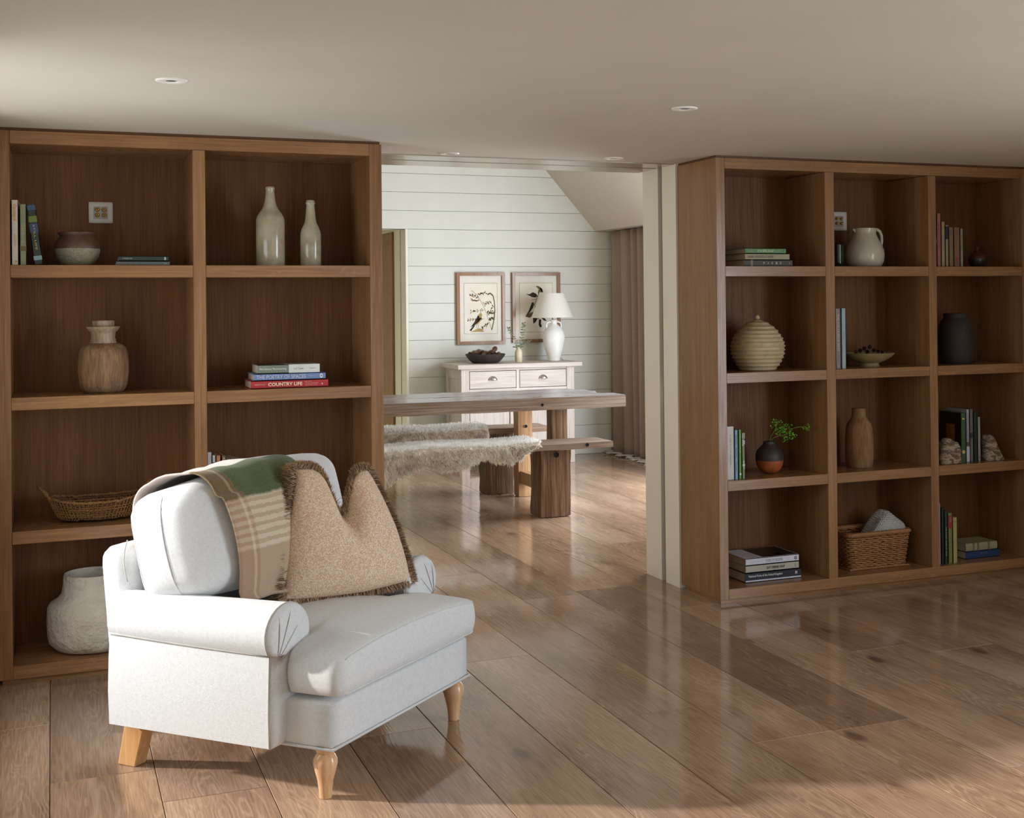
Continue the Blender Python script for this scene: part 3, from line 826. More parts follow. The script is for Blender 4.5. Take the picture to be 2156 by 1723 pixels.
def book(label, x, y, z, thick, length, depth, cov, lying=False, rz=0, titles=(), bands=(), tilt=0, group=None, top=None, round_=False):
    """spine faces -Y. titles=(text, colour, centre 0..1 along spine, span 0..1, height 0..1 of thickness, bold)"""
    t = thing('book', label, 'book', (x, y, z), rz, group)
    if tilt: t.rotation_euler = (0, tilt, rz)
    cm = plain('cloth_%02x%02x%02x' % cov, cov, .55, var=.04)
    bt = .0022
    T, Lh, D = thick, length, depth
    a = MB()
    a.box(-T/2, -T/2+bt, 0, D, 0, Lh); a.box(T/2-bt, T/2, 0, D, 0, Lh)
    if round_:
        n = 8
        pts = [(-T/2*math.cos(math.pi*k/n), -.006*math.sin(math.pi*k/n)) for k in range(n+1)]
        vs = [(u, v, zz) for zz in (0, Lh) for u, v in pts]+[(u, bt, zz) for zz in (0, Lh) for u, v in pts]
        m = n+1
        fs = [(k, k+1, m+k+1, m+k) for k in range(n)]+[(2*m+k, k, k+1, 2*m+k+1)[::-1] for k in range(n)]+[(m+k, 3*m+k, 3*m+k+1, m+k+1)[::-1] for k in range(n)]
        a.add(vs, fs)
    else: a.box(-T/2, T/2, 0, bt, 0, Lh)
    pg = MB().box(-T/2+bt, T/2-bt, bt, D-.004, .003, Lh-.003)
    if lying:
        # thickness -> Z, length -> X
        R = Matrix(((0, 0, 1, -Lh/2), (0, 1, 0, 0), (-1, 0, 0, T/2), (0, 0, 0, 1)))
        a.xf(R); pg.xf(R)
    c = a.obj('cover', cm, t); pg.obj('pages', pageM, t)
    fy = -.0008 - (.006 if round_ else 0)
    for (cb, f0, f1) in bands:
        b = MB()
        if lying: b.box(-Lh/2+f0*Lh, -Lh/2+f1*Lh, fy, .001, .0004, T-.0004)
        else: b.box(-T/2+.0003, T/2-.0003, fy, .001, Lh*(1-f1), Lh*(1-f0))
        b.obj('spine_band', plain('cloth_%02x%02x%02x' % cb, cb, .55, var=.04), c)
    for q in titles:
        txt, col, pos, span, hgt, bold = q[:6]
        dz = q[6] if len(q) > 6 else 0
        if lying: mat = at_front(-Lh/2+pos*Lh, fy-.0006, T/2+dz*T)
        else: mat = at_front(dz*T, fy-.0006, Lh*(1-pos), -math.pi/2)
        lettering(txt, col, c, mat, width=span*Lh, height=hgt*T, bold=bold, name='spine_lettering')
    if top:
        for (cb, u0, u1, v0, v1) in top:
            if lying: MB().box(-Lh/2+u0*Lh, -Lh/2+u1*Lh, v0*D, v1*D, T-.0004, T+.0005).obj('cover_print', plain('cloth_%02x%02x%02x' % cb, cb, .4, var=.04), c)
    return t
def upright(row, Yf, zs, depth=.2, group=None):
    for (p0, p1, yt, cov, label, titles, bands) in row:
        a, b = ony(p0, yt, Yf), ony(p1, yt, Yf)
        book(label, (a.x+b.x)/2, Yf, zs, max(.006, b.x-a.x-.001), a.z-zs, depth, cov, titles=titles, bands=bands, group=group)
def flat(p0, p1, yt, yb, Yf, z0, cov, label, depth=.2, titles=(), bands=(), rz=0, group=None, top=None, round_=False):
    a, b = ony(p0, yt, Yf), ony(p1, yt, Yf); pm = ony((p0+p1)/2, (yt+yb)/2, Yf)
    th = (yb-yt)*mpp(pm)
    book(label, (a.x+b.x)/2, Yf, z0, th, b.x-a.x, depth, cov, True, rz, titles, bands, group=group, top=top, round_=round_)
    return z0+th+.0006

Z4, Z3, Z2, Z1 = ZT          # bottom shelf .. top shelf
E0 = .0006
# ---------------------------------------------------------------- left bookcase, top left
upright([(23, 38.6, 421, (196, 190, 172), 'tall cream book with orange lettering at the bookcase edge', (('Orchard', (222, 128, 52), .19, .25, .46, .01), ('JAMES RICH', (222, 140, 70), .62, .18, .3, 0), ('*', (226, 128, 40), .945, .035, .55, .05)), ()),
         (40.8, 55.5, 430, (128, 130, 98), 'olive grey book standing between the cream book and the leaning one', (('Gardens', (162, 166, 132), .47, .32, .42, 0), ('THE SECRET', (150, 150, 118), .2, .2, .2, 0)), ((104, 84, 44), .685, .775) and (((104, 84, 44), .69, .77),))],
        5.335, Z1+E0, .21, 'books standing in the top left cell')
a0 = ony(81.5, 559, 5.345)
lb = book('dark painted-cover book leaning left against the olive book', a0.x, 5.345, Z1+.004, .030, .232, .16, (34, 48, 40), tilt=-.115,
          titles=(('STILL LIFE', (190, 160, 90), .55, .42, .22, 0),), bands=(((48, 78, 108), .02, .1), ((96, 116, 48), .2, .3), ((120, 150, 150), .86, .93), ((38, 66, 96), .33, .47)), group='books standing in the top left cell')
glz = plain('brown_glaze', (84, 60, 46), .45, var=.12, scale=40); spk = plain('speckled_stoneware', (140, 132, 112), .7, var=.16, scale=160)
pot('stoneware_pot', 'round stoneware pot, brown above and speckled grey below', 'pot', 163.5, 5.49, Z1+E0,
    [(26, 557.5), (34, 551), (42, 538), (45, 524), (45, 521), (45, 516), (42.5, 505), (36.5, 497), (35, 494), (38.5, 489), (38.6, 487)],
    [('lower_body', 0, 4, spk), ('upper_body', 4, 10, glz)])
z = Z1+E0
z = flat(245, 357.5, 550, 559, 5.36, z, (104, 112, 110), 'thin grey book lying under the dark green book', .17, (('BACK OF AN', (140, 132, 112), .22, .36, .5, 0), ('faber', (190, 190, 184), .92, .06, .4, 0)))
flat(250, 354.5, 539.5, 550, 5.365, z, (44, 56, 46), 'dark green book lying on the thin grey book', .165, (('A Simpler Life', (196, 200, 190), .17, .19, .34, 0), ('B', (210, 210, 200), .935, .035, .6, .04)))
# loudspeaker sockets on the back panels
plateM = plain('white_socket_plate', (214, 210, 198), .4, var=.02); modM = plain('grey_socket_module', (168, 164, 152), .45, var=.03)
def socket(cx, cy, w, label):
    p = ony(cx, cy, 5.675); m = mpp(p); W = w*m/2
    t = thing('speaker_socket', label, 'wall socket', (p.x, 5.6745, p.z))
    q = weld(rbox(MB(), 0, -.003, 0, W, .0035, W*.93, .003, 5).obj('plate', plateM, t))
    MB().box(-W*.57, -.001, -.0085, -.006, -W*.56, W*.52).obj('module', modM, t, .0005); MB().box(.001, W*.57, -.0085, -.006, -W*.56, W*.52).obj('module', modM, t, .0005)
    for sx in (-.29, .27):
        for sz in (.24, -.22):
            mb = MB(); mb.lathe([(.0085, 0), (.0085, .004), (.0062, .006), (.0062, .012), (.003, .012), (.003, .004)], 18, cap=False)
            mb.xf(Matrix.Translation((sx*W, -.0084, sz*W)) @ Matrix.Rotation(math.pi/2, 4, 'X')); mb.obj('connector', goldM, t)
    return t
socket(212, 448, 48, 'white square speaker socket with four gold connectors above the stoneware pot')
# ---------------------------------------------------------------- left bookcase, top right: bottles
def bottleM():
    t = NT('cracked_cream_glaze'); v = t.coords()
    n = t.noise(v, 14, 4); s = t.noise(v, 260, 2)
    c = t.ramp(n, [(.3, (150, 138, 110)), (.6, (178, 168, 142)), (.8, (190, 184, 160))])
    c = t.mix(c, lin((92, 82, 60)), t.ramp(s, [(.68, (0, 0, 0)), (.74, (150, 150, 150))])); t.base(c); t.rough(.16); t.b.inputs['Specular IOR Level'].default_value = .6
    return t.m
btM = bottleM()
pot('stoneware_bottle', 'taller of the two glossy cream stoneware bottles', 'bottle', 569.8, 5.47, Z1+E0,
    [(28.5, 558), (29.5, 556), (29.6, 500), (29.6, 461), (28, 454), (24, 447), (17.5, 438), (13.5, 430), (11, 420), (9.3, 405), (8.6, 398), (9.2, 396.5), (9.6, 394), (9.2, 391.2), (7.6, 390)],
    [('body', 0, 14, btM)], group='cream stoneware bottles')
pot('stoneware_bottle', 'shorter of the two glossy cream stoneware bottles', 'bottle', 654.6, 5.47, Z1+E0,
    [(20.6, 558), (21.5, 556), (21.6, 510), (21.4, 490), (20, 483), (17, 475), (13, 467), (11, 458), (9.4, 440), (8.4, 430), (8.4, 427.5), (9.8, 426), (9.8, 423.5), (8.6, 422.5), (8.8, 420.5), (7.6, 418.6)],
    [('body', 0, 15, btM)], group='cream stoneware bottles')
# ---------------------------------------------------------------- left bookcase, second row
def oldwood(name, a, b, c):
    t = NT(name); v = t.coords(scale=(1, 1, 1))
    w = t.noise(t.coords(scale=(26, 26, 5)), 1, 4, .6, .8); f = t.noise(t.coords(scale=(120, 120, 16)), 1, 3)
    h = t.noise(v, 9, 3)
    col = t.ramp(t.math('MULTIPLY_ADD', w, .6, t.math('MULTIPLY', f, .4)), [(.34, a), (.5, b), (.66, c)])
    col = t.mix(col, lin((150, 138, 116)), t.ramp(h, [(.55, (0, 0, 0)), (.75, (120, 120, 120))]))
    t.base(col); t.rough(.75); t.bump(t.math('MULTIPLY_ADD', f, .5, w), .35, .004); MATS[name] = t.m; return t.m
owM = oldwood('worn_carved_wood', (86, 62, 42), (124, 92, 62), (150, 120, 88)); owN = oldwood('worn_pale_neck', (118, 98, 74), (152, 132, 106), (176, 160, 136))
cv = lambda y: 660+y/9.0714
jp = pot('wooden_jar', 'worn carved wooden jar with flared neck and plug', 'jar', 218.3, 5.475, Z2+E0,
    [(38, cv(1550)), (43, cv(1500)), (47.5, cv(1400)), (50.5, cv(1150)), (50, cv(950)), (48.5, cv(800)), (45, cv(700)), (38, cv(645)), (27, cv(610)), (24.5, cv(570)), (25, cv(540)), (23.3, cv(520)), (24, cv(440)), (25, cv(395)), (28.5, cv(378)), (33.5, cv(310)), (33.9, cv(298)), (31, cv(295))],
    [('body', 0, 8, owM), ('neck', 8, 17, owN)], wob=.012)
m_ = mpp((.2, 5.475, 1.3)); yb_ = cv(1550)
MB().lathe([(.0006, 0), (22*m_, 0), (22*m_, 13*m_), (20*m_, 14*m_), (.0006, 14*m_)], 24, (0, 0, (yb_-cv(305))*m_), wob=.03).obj('plug', owN, jp, sharp=40)
z = Z2+E0
G = 'books stacked in the cell right of the wooden jar'
z = flat(528, 691, 804.5, 820.5, 5.352, z, (182, 48, 54), 'red book lettered COUNTRY LIFE at the bottom of its stack', .19,
     (('ABRANOWICZ', (226, 176, 170), .115, .14, .2, 0), ('COUNTRY LIFE', (240, 222, 190), .44, .44, .46, .03), ('HOMES OF THE', (230, 190, 180), .735, .09, .12, 0, .24), ('CATSKILL MOUNTAINS', (238, 190, 160), .78, .17, .12, 0, .02), ('AND HUDSON VALLEY', (230, 190, 180), .775, .16, .12, 0, -.2)), group=G)
dm = MB().add([(0, 0, .0055), (.0035, 0, 0), (0, 0, -.0055), (-.0035, 0, 0)], [(0, 1, 2, 3)])
lastb = [o for o in COL.objects if o.name.startswith('book') and o.get('label', '').startswith('red book lettered COUNTRY')][0]
_c = [o for o in lastb.children if o.name.startswith('cover')][0]
dmo = dm.obj('publisher_mark', ink((226, 186, 186)), _c); dmo.location = (lastb.get('x', 0)+.42*(ony(691, 812, 5.352).x-ony(528, 812, 5.352).x), -.0014, .0125)
z = flat(534, 685.5, 790.5, 804.5, 5.36, z, (112, 134, 178), 'blue book lettered THE POETRY OF SPACES in the middle of its stack', .18,
     (('THE POETRY OF SPACES', (206, 212, 226), .38, .68, .56, 0), ('SARAH ANDREWS', (190, 198, 216), .82, .11, .14, 0), ('O', (236, 236, 232), .94, .045, .66, .06)), group=G)
flat(542, 673, 772.5, 790.5, 5.366, z, (120, 132, 116), 'sage and white book lettered Mid-Century Woodworking on top of its stack', .17,
     (('Mid-Century Woodworking', (236, 238, 232), .245, .43, .3, 0), ('A. M. T. Sanders', (120, 120, 116), .66, .16, .2, 0), ('PAVILION', (150, 150, 146), .885, .10, .14, 0)), (((214, 218, 212), .5, 1.0),), group=G,
     top=((60, 46, 36), .02, .40, .05, .95) and (((66, 50, 38), .02, .42, .06, .95), ((196, 178, 150), .44, .98, .06, .4)))
# ---------------------------------------------------------------- left bookcase, third row
def rope(mb, pts, r, n=2, twist=60, seg=5, mi=0):
    """twisted strands following a path"""
    pts = [Vector(p) for p in pts]; prev = None; fr = []
    for i, p in enumerate(pts):
        t = (pts[min(i+1, len(pts)-1)]-pts[max(i-1, 0)]).normalized()
        x = t.cross(Vector((0, 0, 1))) if prev is None else prev-t*prev.dot(t)
        if x.length < 1e-6: x = t.cross(Vector((1, 0, 0)))
        x.normalize(); prev = x; fr.append((p, x, t.cross(x)))
    L = 0
    for k in range(n):
        L = 0; q = []
        for i, (p, x, y) in enumerate(fr):
            if i: L += (p-fr[i-1][0]).length
            a = L*twist+2*math.pi*k/n; q.append(p+(x*math.cos(a)+y*math.sin(a))*r*.55)
        mb.tube(q, r*.62, seg, mi)
grassM = wood('seagrass', (86, 58, 30), (126, 88, 48), (166, 126, 78), 'X', rough=.8, gscale=2.5, bump=.5)
grassD = wood('seagrass_dark', (70, 48, 27), (102, 70, 40), (130, 96, 58), 'X', rough=.8, gscale=2.5, bump=.5)  # darker grass for the base and every third coil
def seagrass_basket():
    c = onz(196, 1098, Z3); t = thing('seagrass_basket', 'shallow oval seagrass basket with loop handles', 'basket', (c.x+.012, 5.49, Z3+.011), .03)
    rg = random.Random(5); rows = 8; a0, b0 = .130, .085
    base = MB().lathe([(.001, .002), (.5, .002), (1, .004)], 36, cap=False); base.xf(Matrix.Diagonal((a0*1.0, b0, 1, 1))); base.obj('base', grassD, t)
    for i in range(rows):
        f = i/(rows-1); mb = MB(); pts = []
        a = a0+.040*f**.8; b = b0+.040*f**.8; n = 84
        for k in range(n+1):
            an = 2*math.pi*k/n; rise = .020*abs(math.cos(an))**3*f
            pts.append((a*math.cos(an)+rg.gauss(0, .0010), b*math.sin(an)+rg.gauss(0, .0010), .004+.066*f+rise+rg.gauss(0, .0010)))
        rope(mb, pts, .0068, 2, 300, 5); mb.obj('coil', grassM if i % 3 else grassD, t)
    # upright stitches over the coils
    mb = MB()
    for k in range(64):
        an = 2*math.pi*k/64
        q = []
        for i in range(rows*2):
            f = i/(rows*2-1); a = a0+.040*f**.8; b = b0+.040*f**.8
            q.append(((a+.0060+.0030*(i % 2))*math.cos(an), (b+.0060+.0030*(i % 2))*math.sin(an), .004+.066*f+.020*abs(math.cos(an))**3*f))
        mb.tube(q, .0026, 4)
    st = mb.obj('stitching', grassM, t)
    for sg in (-1, 1):
        mb = MB(); pts = [(sg*(.160+.052*math.sin(math.pi*k/14)), (-.040+.080*k/14), .075+.058*math.sin(math.pi*k/14)) for k in range(15)]
        rope(mb, pts, .0062, 3, 240, 5); mb.obj('handle', grassM, t)
seagrass_basket()
G = 'books standing behind the armchair'
upright([(436, 446.5, 953, (206, 206, 208), 'pale grey book standing at the divider behind the armchair', (), ()),
         (447, 453.5, 959, (96, 98, 102), 'black and white book second in the row behind the armchair', (), (((214, 214, 214), .0, .12), ((40, 40, 42), .3, .5))),
         (454.5, 465, 960, (206, 142, 92), 'orange book in the row behind the armchair', (('BAUHAUS', (120, 70, 40), .2, .22, .4, 0),), ()),
         (466, 476.5, 960, (112, 100, 62), 'olive book with pale letters in the row behind the armchair', (('KATE', (206, 200, 170), .1, .12, .45, 0),), ()),
         (477.5, 493, 968, (222, 220, 210), 'white book in the row behind the armchair', (), ()),
         (494.5, 507, 968, (176, 168, 150), 'cream book at the end of the row behind the armchair', (), (((44, 60, 44), .0, .04),))], 5.40, Z3+E0, .16, G)
# turned wooden pestle whose tip shows above the chair back
pp = ony(626, 965, 5.44)
t = thing('wooden_mallet', 'pale turned wooden handle tip showing above the armchair back', 'mallet', (pp.x+.015, 5.44, Z3+E0))
mw = wood('pale_turned_wood', (176, 140, 96), (206, 174, 128), (224, 198, 158), 'Z', rough=.5)
MB().lathe([(.001, 0), (.05, 0), (.055, .02), (.055, .10), (.045, .13), (.02, .15), (.016, .17)], 28, cap=False).obj('head', mw, t, sharp=40)
hb = MB(); hb.tube([(0, 0, .15), (-.003, 0, .22), (-.012, 0, pp.z-Z3-.03), (-.016, 0, pp.z-Z3-.004)], [.013, .012, .015, .014], 14); hb.obj('handle', mw, t, sharp=50)
# ---------------------------------------------------------------- left bookcase, bottom: big white vessel
papM = plain('white_papier_mache', (208, 200, 186), .9, var=.05, scale=9, bump=1.0, bscale=26, bdist=.02)
y_ = lambda y: 800+y/2.611
pot('papier_mache_vessel', 'large white papier-mache vessel with wide neck on the bottom shelf', 'vessel', 198, 5.493, Z4+E0,
    [(56, y_(1500)), (75, y_(1490)), (88, y_(1455)), (91, y_(1420)), (92, y_(1340)), (91, y_(1270)), (86, y_(1245)), (72, y_(1222)), (63, y_(1195)), (60, y_(1150)), (59, y_(1108)), (58, y_(1092))],
    [('body', 0, 11, papM)], wob=.012, seg=64)

# ================================================================== RIGHT BOOKCASE CONTENTS
G = 'books stacked in the top left cell of the three-column bookcase'
z = Z1+E0
z = flat(1566, 1668.5, 541, 554.5, 5.345, z, (62, 56, 42), 'dark brown book lettered PARIS at the bottom of its stack', .25,
         tuple((ch_, (178, 170, 140), .41+.085*i, .032, .36, .02) for i, ch_ in enumerate('PARIS'))+(('A', (160, 150, 120), .93, .03, .4, 0),), (((132, 116, 88), .14, .18),), group=G)
z = flat(1568.5, 1662, 528, 541, 5.350, z, (150, 142, 110), 'stone coloured book in the middle of its stack under the green one', .26, (('ANNIE LEIBOVITZ AT WORK', (96, 90, 70), .35, .58, .34, 0),), group=G)
flat(1568.5, 1654.5, 517, 528, 5.352, z, (86, 130, 78), 'green book lettered OVERLEAF on top of its stack', .24, (('OVERLEAF', (214, 222, 200), .5, .40, .42, 0), ('Susan Ogilvy', (176, 200, 166), .13, .13, .2, 0), ('Richard Mabey', (186, 206, 176), .79, .16, .22, 0), ('*', (32, 60, 28), .955, .03, .5, .05)), group=G)
# ribbed ginger jar
rbM = plain('ribbed_bisque', (186, 170, 132), .75, var=.06, scale=30)
c_ = lambda y: 320+y/3.5889
ctrl = [(36, 1640), (42, 1615), (48.8, 1580), (55.5, 1520), (57, 1450), (52.5, 1400), (42, 1340), (30, 1302), (20, 1280), (8, 1262)]
def interp(tt):
    n = len(ctrl)-1; x = tt*n; i = min(n-1, int(x)); f = x-i
    return (ctrl[i][0]*(1-f)+ctrl[i+1][0]*f, ctrl[i][1]*(1-f)+ctrl[i+1][1]*f)
fine = []
ysl = [1640-(1640-1262)*k/150 for k in range(151)]
def hw_at(y):
    for a, b in zip(ctrl, ctrl[1:]):
        if b[1] <= y <= a[1]:
            f = (a[1]-y)/(a[1]-b[1]); f = f*f*(3-2*f)*.3+f*.7; return a[0]*(1-f)+b[0]*f
for k, y in enumerate(ysl):
    ph = ((1640-y)/(1640-1262)*13.0) % 1
    rib = 2.2*math.exp(-((ph-.28)/.16)**2)-1.0*math.exp(-((ph-.75)/.3)**2)
    fine.append((hw_at(y)+rib, c_(y)))
gj = pot('ribbed_jar', 'round cream jar with horizontal ribs and a knobbed lid', 'jar', 1595.5, 5.47, Z2+E0, fine, [('body', 0, 118, rbM), ('lid', 118, 150, rbM)], inner=False, seg=56)
m_ = mpp((3.1, 5.47, 1.2))
mb = MB(); mb.lathe([(.0005, -5.6*m_), (3*m_, -5*m_), (5.2*m_, -2*m_), (5.5*m_, 0), (4.6*m_, 3*m_), (2.5*m_, 5*m_), (.0005, 5.5*m_)], 20, (0, 0, (c_(1640)-c_(1240))*m_), cap=False); mb.obj('knob', rbM, gj)
# third row: four books and a bud vase
G = 'books beside the two-tone bud vase'
upright([(1530, 1545.3, 899, (206, 204, 200), 'thick white book beside the divider left of the two-tone bud vase', (('A LIFE IN THE GARDEN', (150, 150, 150), .45, .6, .18, 0),), ()),
         (1546.3, 1553.6, 905.5, (136, 168, 190), 'light blue book between the thick white one and the green one', (('Katharine', (60, 84, 140), .2, .2, .4, 0), ('Goldman', (60, 84, 140), .46, .2, .4, 0), ('Garden', (60, 84, 140), .75, .2, .4, 0)), (((34, 84, 60), .0, .008),)),
         (1554.6, 1561, 905, (106, 150, 54), 'leaf green book right of the light blue one', (('THE NATURE OF', (206, 222, 180), .28, .4, .28, 0), ('o', (230, 236, 216), .9, .05, .7, .05)), ()),
         (1561.6, 1568.3, 912, (124, 132, 104), 'grey-green floral book at the end of its row by the bud vase', (('&', (206, 208, 200), .22, .16, .9, .02), ('*', (210, 212, 204), .7, .2, .9, .02)), (((146, 150, 132), .0, .12),))], 5.348, Z3+E0, .17, G)
blkM = plain('black_stoneware', (52, 42, 38), .55, var=.1); terM = plain('orange_terracotta', (156, 82, 40), .5, var=.12, scale=24)
v_ = lambda y: 860+y/9.8
bv = pot('bud_vase', 'round bud vase, black above and terracotta below, holding a parsley sprig', 'vase', 1620.5, 5.47, Z3+E0,
    [(11, v_(1310)), (16, v_(1285)), (22, v_(1240)), (27, v_(1150)), (29, v_(1060)), (29.4, v_(1040)), (29.6, v_(950)), (27, v_(850)), (19.6, v_(770)), (14.3, v_(722)), (12.8, v_(690)), (12.6, v_(660)), (11.2, v_(656))],
    [('lower_body', 0, 5, terM), ('upper_body', 5, 12, blkM)])
leafM = plain('parsley_leaf', (96, 148, 34), .55, var=.3, scale=60); stemM = plain('green_stem', (120, 136, 70), .6)
def sprig():
    base = ony(1622, 927, 5.47); t = thing('parsley_sprig', 'bright green parsley sprig standing in the two-tone bud vase', 'sprig', (base.x, 5.47, base.z))
    o = Vector(base); o.y = 5.47
    def W(px, py, dy=0): p = ony(px, py, 5.47+dy); return Vector(p)-o
    DY = lambda x: -.075*max(0, x-1622)/80
    stems = [[(1622, 945), (1626, 924), (1634, 920), (1646, 917), (1658, 915)], [(1620, 945), (1622, 922), (1632, 905), (1636, 892)], [(1658, 915), (1668, 903), (1682, 899), (1696, 900)], [(1636, 918), (1650, 908), (1652, 896)]]
    mb = MB(); k = 0
    for s in stems: mb.tube([W(x, y, DY(x)) for i, (x, y) in enumerate(s)], .0013, 5)
    mb.obj('stem', stemM, t)
    rg = random.Random(11); lf = MB()
    clusters = [(1632, 889, 8, 26), (1642, 898, 12, 60), (1650, 906, 12, 60), (1658, 902, 11, 40), (1668, 918, 8, 40), (1654, 925, 7, 24), (1638, 908, 8, 30), (1692, 900, 5, 12), (1702, 898, 5, 14), (1700, 906, 4, 8), (1624, 899, 4, 8)]
    for (cx, cy, r, n) in clusters:
        for _ in range(n):
            a = rg.random()*6.28; q = r*math.sqrt(rg.random())
            p = W(cx+q*math.cos(a), cy+q*math.sin(a), DY(cx)+rg.gauss(0, .012))
            d = Vector((rg.gauss(0, 1), rg.gauss(-.4, .7), rg.gauss(.1, 1))).normalized(); s = d.cross(Vector((rg.gauss(0, 1), rg.gauss(0, 1), rg.gauss(0, 1)))).normalized()
            n_ = d.cross(s); L = .006+.004*rg.random(); w = L*.5
            vs = [p, p+d*L*.35+s*w, p+d*L*.6+s*w*.5+n_*.0006, p+d*L*.75+s*w*.7, p+d*L, p+d*L*.75-s*w*.7, p+d*L*.6-s*w*.5+n_*.0006, p+d*L*.35-s*w]
            lf.add(vs, [(0, 1, 2, 6, 7), (2, 3, 4), (2, 4, 6), (4, 5, 6)], 0)
    fo = lf.obj('foliage', leafM, t); fo['kind'] = 'stuff'
sprig()
# bottom row: stack of three big books
G = 'large books stacked on the bottom shelf'
z = Z4+E0; RZ = 0
z = flat(1569, 1686.5, 1208.5, 1228, 5.395, z, (20, 22, 30), 'black book lettered National Parks of the United Kingdom, lowest of its stack', .235,
         (('National Parks of the United Kingdom', (226, 228, 232), .36, .60, .32, .005, .12), ('M', (214, 216, 220), .91, .035, .36, .04, .10)), rz=RZ, group=G)
nb = [o for o in COL.objects if o.get('label', '').startswith('black book lettered National')][0]
_c = [o for o in nb.children if o.name.startswith('cover')][0]
ww = ony(1686.5, 1215, 5.395).x-ony(1569, 1215, 5.395).x
MB().box(-ww/2+.002, ww/2, -.0009, .001, .0028, .0095).obj('spine_band', plain('cloth_bfc8dc', (190, 196, 214), .5), _c)
z = flat(1570, 1682, 1193, 1208, 5.400, z, (176, 170, 156), 'beige book lettered EAT DRINK NAP in the middle of its stack', .23, (('EAT DRINK NAP', (40, 38, 40), .56, .34, .34, .02), ('S', (120, 120, 112), .93, .03, .4, 0)), group=G)
flat(1570, 1682, 1179, 1193, 5.402, z, (206, 206, 218), 'white book lettered THIS IS HOME on top of its stack', .225, (('THIS IS HOME', (150, 156, 176), .53, .33, .42, 0), ('NATALIE WALTON', (180, 184, 196), .22, .16, .14, 0), ('O', (60, 64, 76), .935, .045, .5, .06)), group=G,
     top=(((38, 26, 22), .34, .985, .05, .98), ((186, 180, 186), .44, .56, .05, .16), ((110, 96, 88), .66, .74, .06, .3)))
# ---- middle column, top: jug, green glass, socket
socket(1764, 466, 42, 'white square speaker socket half hidden beside the cream jug')
jgM = plain('speckled_white_glaze', (184, 176, 156), .22, var=.05, scale=18)
j_ = lambda y: 320+y/3.589
jg = pot('jug', 'round-bellied cream glazed jug with a loop handle', 'jug', 1820.8, 5.46, Z1+E0,
    [(31, j_(843)), (35, j_(835)), (39.5, j_(800)), (41.2, j_(755)), (40, j_(715)), (35.5, j_(672)), (29, j_(632)), (25, j_(600)), (24, j_(582)), (25.2, j_(560)), (25.4, j_(551))], [('body', 0, 10, jgM)], seg=56)
m_ = mpp((3.75, 5.46, 1.7)); yb_ = j_(843)
def jl(px, py): return ((px-1820.8)*m_, 0, (yb_-py)*m_)
mb = MB(); mb.tube([jl(1840, 476.5), jl(1846, 474.5), jl(1853, 475), jl(1859.5, 479), jl(1863.5, 488), jl(1864, 500), jl(1862, 511), jl(1859, 519), jl(1855, 522)], [.007, .0085, .0085, .0085, .0085, .0085, .008, .007, .006], 12); mb.obj('handle', jgM, jg)
mb = MB(); mb.tube([jl(1806, 484), jl(1799, 479), jl(1791.5, 474.6)], [.014, .010, .0045], 12); mb.obj('spout', jgM, jg)
glm = NT('green_glass'); glm.base(lin((60, 96, 42))); glm.rough(.03); glm.b.inputs['Transmission Weight'].default_value = .9; glm.b.inputs['IOR'].default_value = 1.45
pot('glass_tumbler', 'dark green glass tumbler tucked beside the jug', 'tumbler', 1764, 5.42, Z1+E0, [(11.5, 554.5), (12.3, 552), (12.6, 530), (12.6, 508)], [('body', 0, 3, glm.m)])
# ---- middle column, second: two books and footed bowl
upright([(1753.2, 1757, 652, (150, 118, 40), 'ochre book mostly hidden by the bookcase upright', (), ()),
         (1758.6, 1769.4, 650, (138, 124, 122), 'mauve grey book lettered THE COLOURFUL PAST', (('THE COLOURFUL PAST', (206, 198, 190), .40, .62, .42, 0), ('EDWARD BULMER', (120, 108, 106), .82, .12, .3, 0), ('v', (206, 200, 190), .95, .02, .3, .03)), ()),
         (1771, 1780.6, 649.5, (152, 172, 176), 'pale blue book next to the footed bowl', (('WINDOW', (110, 136, 142), .46, .11, .3, 0),), ())], 5.342, Z2+E0, .22, 'books beside the footed bowl')
fbM = plain('olive_stoneware', (150, 134, 92), .6, var=.1, scale=30)
b_ = lambda y: 640+y/11.484
fb = pot('footed_bowl', 'wide shallow stoneware bowl on a foot, filled with dried seed heads', 'bowl', 1829.5, 5.475, Z2+E0,
    [(22.4, b_(1482)), (21, b_(1440)), (20, b_(1402)), (24, b_(1385)), (36, b_(1330)), (47, b_(1250)), (54, b_(1165)), (53, b_(1158))], [('foot', 0, 2, fbM), ('dish', 2, 7, fbM)])
conM = plain('dry_cone_scale', (104, 76, 58), .8, var=.35, scale=90); conD = plain('dark_seed_head', (44, 26, 24), .8, var=.3, scale=90)
def cone_mesh(name, mat, seed, squash=1.25):
    rg = random.Random(seed); m2 = MB(); m2.lathe([(.001, -1*squash), (.45, -.8*squash), (.62, -.3*squash), (.5, .3*squash), (.2, .85*squash), (.001, squash)], 10, cap=False)
    for k in range(58):
        f = (k+.5)/58; zz = (-.92+1.8*f)*squash; rr = .98*math.sqrt(max(.02, 1-(zz/squash)**2))*(1.0-.18*f); a = k*2.39996
        d = Vector((math.cos(a), math.sin(a), .45)).normalized(); s = Vector((-math.sin(a), math.cos(a), 0)); p = Vector((math.cos(a)*rr*.45, math.sin(a)*rr*.45, zz))
        tip = p+d*(.60*rr+.12); w = .24*rr+.05
        m2.add([p-s*w*.5, p+s*w*.5, tip+s*w*.7, tip-s*w*.7, tip+Vector((0, 0, .09))], [(0, 1, 2, 3), (3, 2, 4), (0, 3, 4), (1, 4, 2)])
    return m2.mesh(name, mat)
cm1, cm2 = cone_mesh('pine_cone', conM, 1), cone_mesh('seed_head', conD, 2, 1.0)
